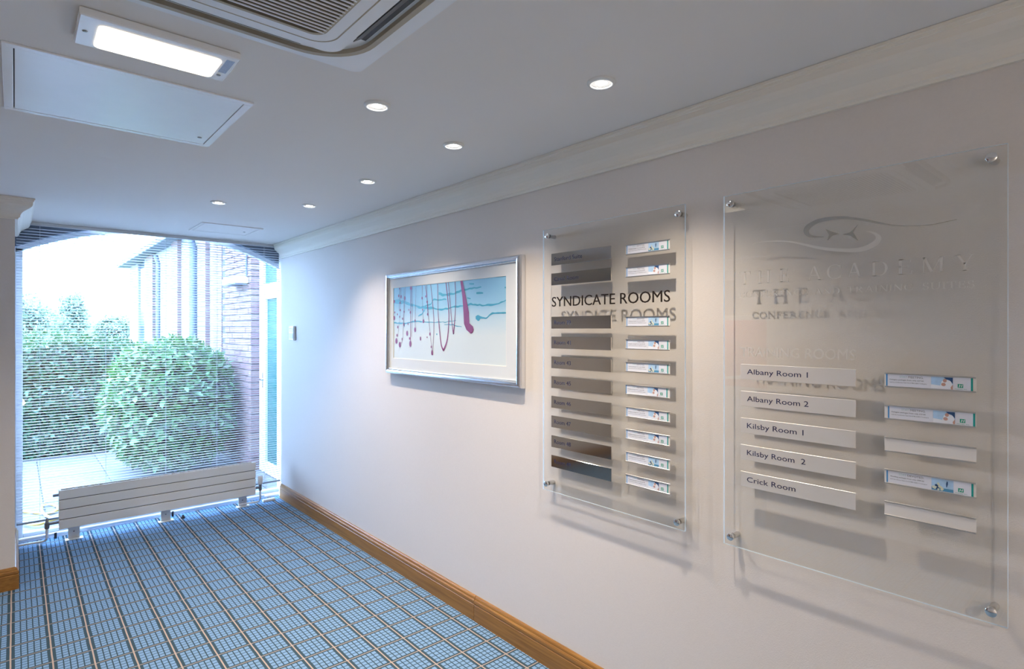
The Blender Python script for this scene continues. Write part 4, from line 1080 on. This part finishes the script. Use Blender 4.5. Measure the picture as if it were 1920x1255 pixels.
def lump(name, c, r, mat, parent=None, n=24, m=14, amp=0.08, seed=1):
    rr = random.Random(seed); ph = [(rr.uniform(1, 5), rr.uniform(1, 5), rr.uniform(0, 6)) for _ in range(5)]
    v = []; f = []
    for i in range(m+1):
        th_ = math.pi*i/m
        for j in range(n):
            a = 2*math.pi*j/n
            k = 1 + amp*sum(math.sin(p*a + q*th_ + o) for p, q, o in [(round(p), q, o) for p, q, o in ph])/3
            v.append((c[0] + r[0]*k*math.sin(th_)*math.cos(a), c[1] + r[1]*k*math.sin(th_)*math.sin(a), c[2] + r[2]*k*math.cos(th_)))
    for i in range(m):
        for j in range(n):
            f.append((i*n+j, i*n+(j+1) % n, (i+1)*n+(j+1) % n, (i+1)*n+j))
    return MB().add(v, f, 0, True).build(name, mat, parent)

# clipped round bush: superellipsoid dome
BC = np.array((1.44, 7.98, 0.70)); BR = np.array((0.655, 0.655, 0.745))
def bush_dir(n):
    d = rng.normal(size=(n, 3)); d /= np.linalg.norm(d, axis=1)[:, None]; return d
def bush_r(d):   # slightly boxy
    p = 2.5; return (np.abs(d[:,0])**p + np.abs(d[:,1])**p + np.abs(d[:,2])**p)**(-1/p)
bush = tag(empty('round_bush', (1.44, 7.98, GZ)), 'clipped round laurel bush close behind the blind', 'bush')
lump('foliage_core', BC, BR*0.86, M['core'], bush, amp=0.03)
n = 7500; d = bush_dir(n); rr = bush_r(d)*(0.82 + 0.22*rng.random(n)**0.8) * (1 + 0.035*np.sin(d[:,0]*7 + 1)*np.cos(d[:,2]*6))
pos = BC + d*BR*rr[:,None]; pos[:,0] = np.minimum(pos[:,0], 2.02 + 0.03*rng.random(n)); keep = pos[:,2] > GZ + 0.01
leaf_cloud('foliage', pos[keep], d[keep], 0.095, M['leaf2'], bush)
lf_me = MB()
lp = [(0,0,0),(0.022,0.02,0.004),(0.030,0.045,0.006),(0.020,0.080,0.001),(0,0.105,-0.008),(-0.020,0.080,0.001),(-0.030,0.045,0.006),(-0.022,0.02,0.004),(0,0.03,-0.001),(0,0.07,-0.003)]
lf_me.add(lp, [(0,1,8),(1,2,9,8),(2,3,9),(3,4,9),(4,5,9),(5,6,9),(6,7,8,9),(7,0,8)], 0, True)
lme = bpy.data.meshes.new('leaf'); lme.from_pydata(lf_me.v, [], lf_me.f); lme.materials.append(leaf_mat('big_laurel_leaf', (0.10, 0.22, 0.085), 0.0)); lme.update()
cnt = 0
while cnt < 230:
    d1_ = bush_dir(1)[0]
    if np.dot(d1_, np.array((-0.15, -0.98, 0.10))) < 0.25: continue
    p = BC + d1_*BR*bush_r(d1_[None])[0]*1.0
    if p[2] < GZ + 0.08 or p[0] > 2.0: continue
    o = link('leaf', lme, bush, tuple(p))
    zax = Vector(d1_*0.8 + np.array((0, 0, 0.55)) + rng.normal(size=3)*0.3).normalized()
    yax = Vector(rng.normal(size=3) + d1_*0.4 + np.array((0, 0, -0.25))); yax = (yax - zax*yax.dot(zax)).normalized()
    xax = yax.cross(zax)
    o.rotation_euler = Matrix((xax, yax, zax)).transposed().to_euler()
    s_ = random.uniform(0.65, 1.1); o.scale = (s_, s_, s_)
    cnt += 1

# long hedge
hd = tag(empty('hedge', (0.2, 10.8, GZ)), 'long clipped leafy hedge at the far edge of the paving', 'hedge')
HX0, HX1, HY0, HY1 = -3.2, 1.75, 9.70, 12.2
def hedge_top(x, y): return 1.36 + 0.055*(y - HY0) + 0.05*np.sin(x*3.1) + 0.03*np.sin(x*7.3 + y*3) - 0.35*np.clip((x - 1.25)/0.5, 0, 1)**2
mb = MB(); nx = 30
for i in range(nx):
    xa = HX0 + 0.12 + (HX1 - HX0 - 0.3)*i/nx; xb = HX0 + 0.12 + (HX1 - HX0 - 0.3)*(i+1)/nx
    v = [(x, y, z) for x in (xa, xb) for y, z in ((HY0 + 0.14, GZ), (HY0 + 0.12, hedge_top(x, HY0) - 0.12), (HY1, hedge_top(x, HY1) - 0.1), (HY1, GZ))]
    mb.add(v, [(0,1,5,4), (1,2,6,5), (2,3,7,6)] + ([(0,3,2,1)] if i == 0 else []) + ([(4,5,6,7)] if i == nx-1 else []))
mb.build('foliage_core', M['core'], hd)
n = 15000
x = rng.uniform(HX0, HX1, n); z = rng.uniform(0, 1, n); zt = hedge_top(x, HY0)
front = np.stack([x, HY0 + 0.16*rng.random(n) + 0.03*np.sin(x*5 + z*4), GZ + 0.02 + z*(zt - GZ)], 1)
n2 = 15000
x = rng.uniform(HX0, HX1, n2); y = rng.uniform(HY0, HY1, n2)
top = np.stack([x, y, hedge_top(x, y) - 0.10*rng.random(n2)], 1)
n3 = 2500
y = rng.uniform(HY0, HY1, n3); z = rng.uniform(0, 1, n3)
side = np.stack([HX1 - 0.14*rng.random(n3), y, GZ + z*(hedge_top(HX1, y) - GZ)], 1)
nr = np.concatenate([np.tile((0, -1.0, 0.1), (n, 1)), np.tile((0, -0.2, 1.0), (n2, 1)), np.tile((1.0, -0.2, 0.2), (n3, 1))])
leaf_cloud('foliage', np.concatenate([front, top, side]), nr, 0.085, M['leaf'], hd)

# distant trees
def tree(x, y, h, rx, label, seed):
    t = tag(empty('distant_tree', (x, y, GZ)), label, 'tree', 'trees on the skyline')
    MB().tube([(x, y, GZ - 0.1), (x + 0.1, y, h*0.45), (x, y, h*0.7)], [0.16, 0.11, 0.05], 8).build('trunk', M['bark'], t)
    c = np.array((x, y, h*0.62)); r = np.array((rx, rx, h*0.36))
    lump('crown_core', c, r*0.7, M['core'], t, amp=0.25, seed=seed)
    n = 3200; d = bush_dir(n)
    k = (0.62 + 0.4*rng.random(n))*(1 + 0.22*np.sin(d[:,0]*4 + seed)*np.cos(d[:,2]*5 + seed*2))
    leaf_cloud('foliage', c + d*r*k[:,None], d, 0.17, M['leaf3'], t)
tree(0.31, 34.0, 3.1, 1.3, 'low spreading tree on the skyline at the left frame edge', 1)
tree(2.30, 38.0, 3.7, 0.75, 'rounded dark tree standing tallest on the skyline', 2)
tree(4.30, 40.0, 2.5, 1.1, 'low broad tree on the skyline nearest the brick building', 3)
tag(MB().box(-14, 30, 48, 49.5, GZ - 0.1, 1.9).build('far_hedge', M['leaf3']), 'thin far hedge line along the horizon', 'hedge')
tag(MB().add([(0,0,0),(0.03,0.04,0.012),(0,0.10,0.004),(-0.03,0.04,0.012)], [(0,1,2),(0,2,3)]).build('fallen_leaf', M['yellow']), 'yellow leaf caught low in the hedge', 'leaf')
bpy.data.objects['fallen_leaf'].location = (0.07, 9.66, 0.62)
bpy.data.objects['fallen_leaf'].rotation_euler = (1.2, 0.2, 0.3)
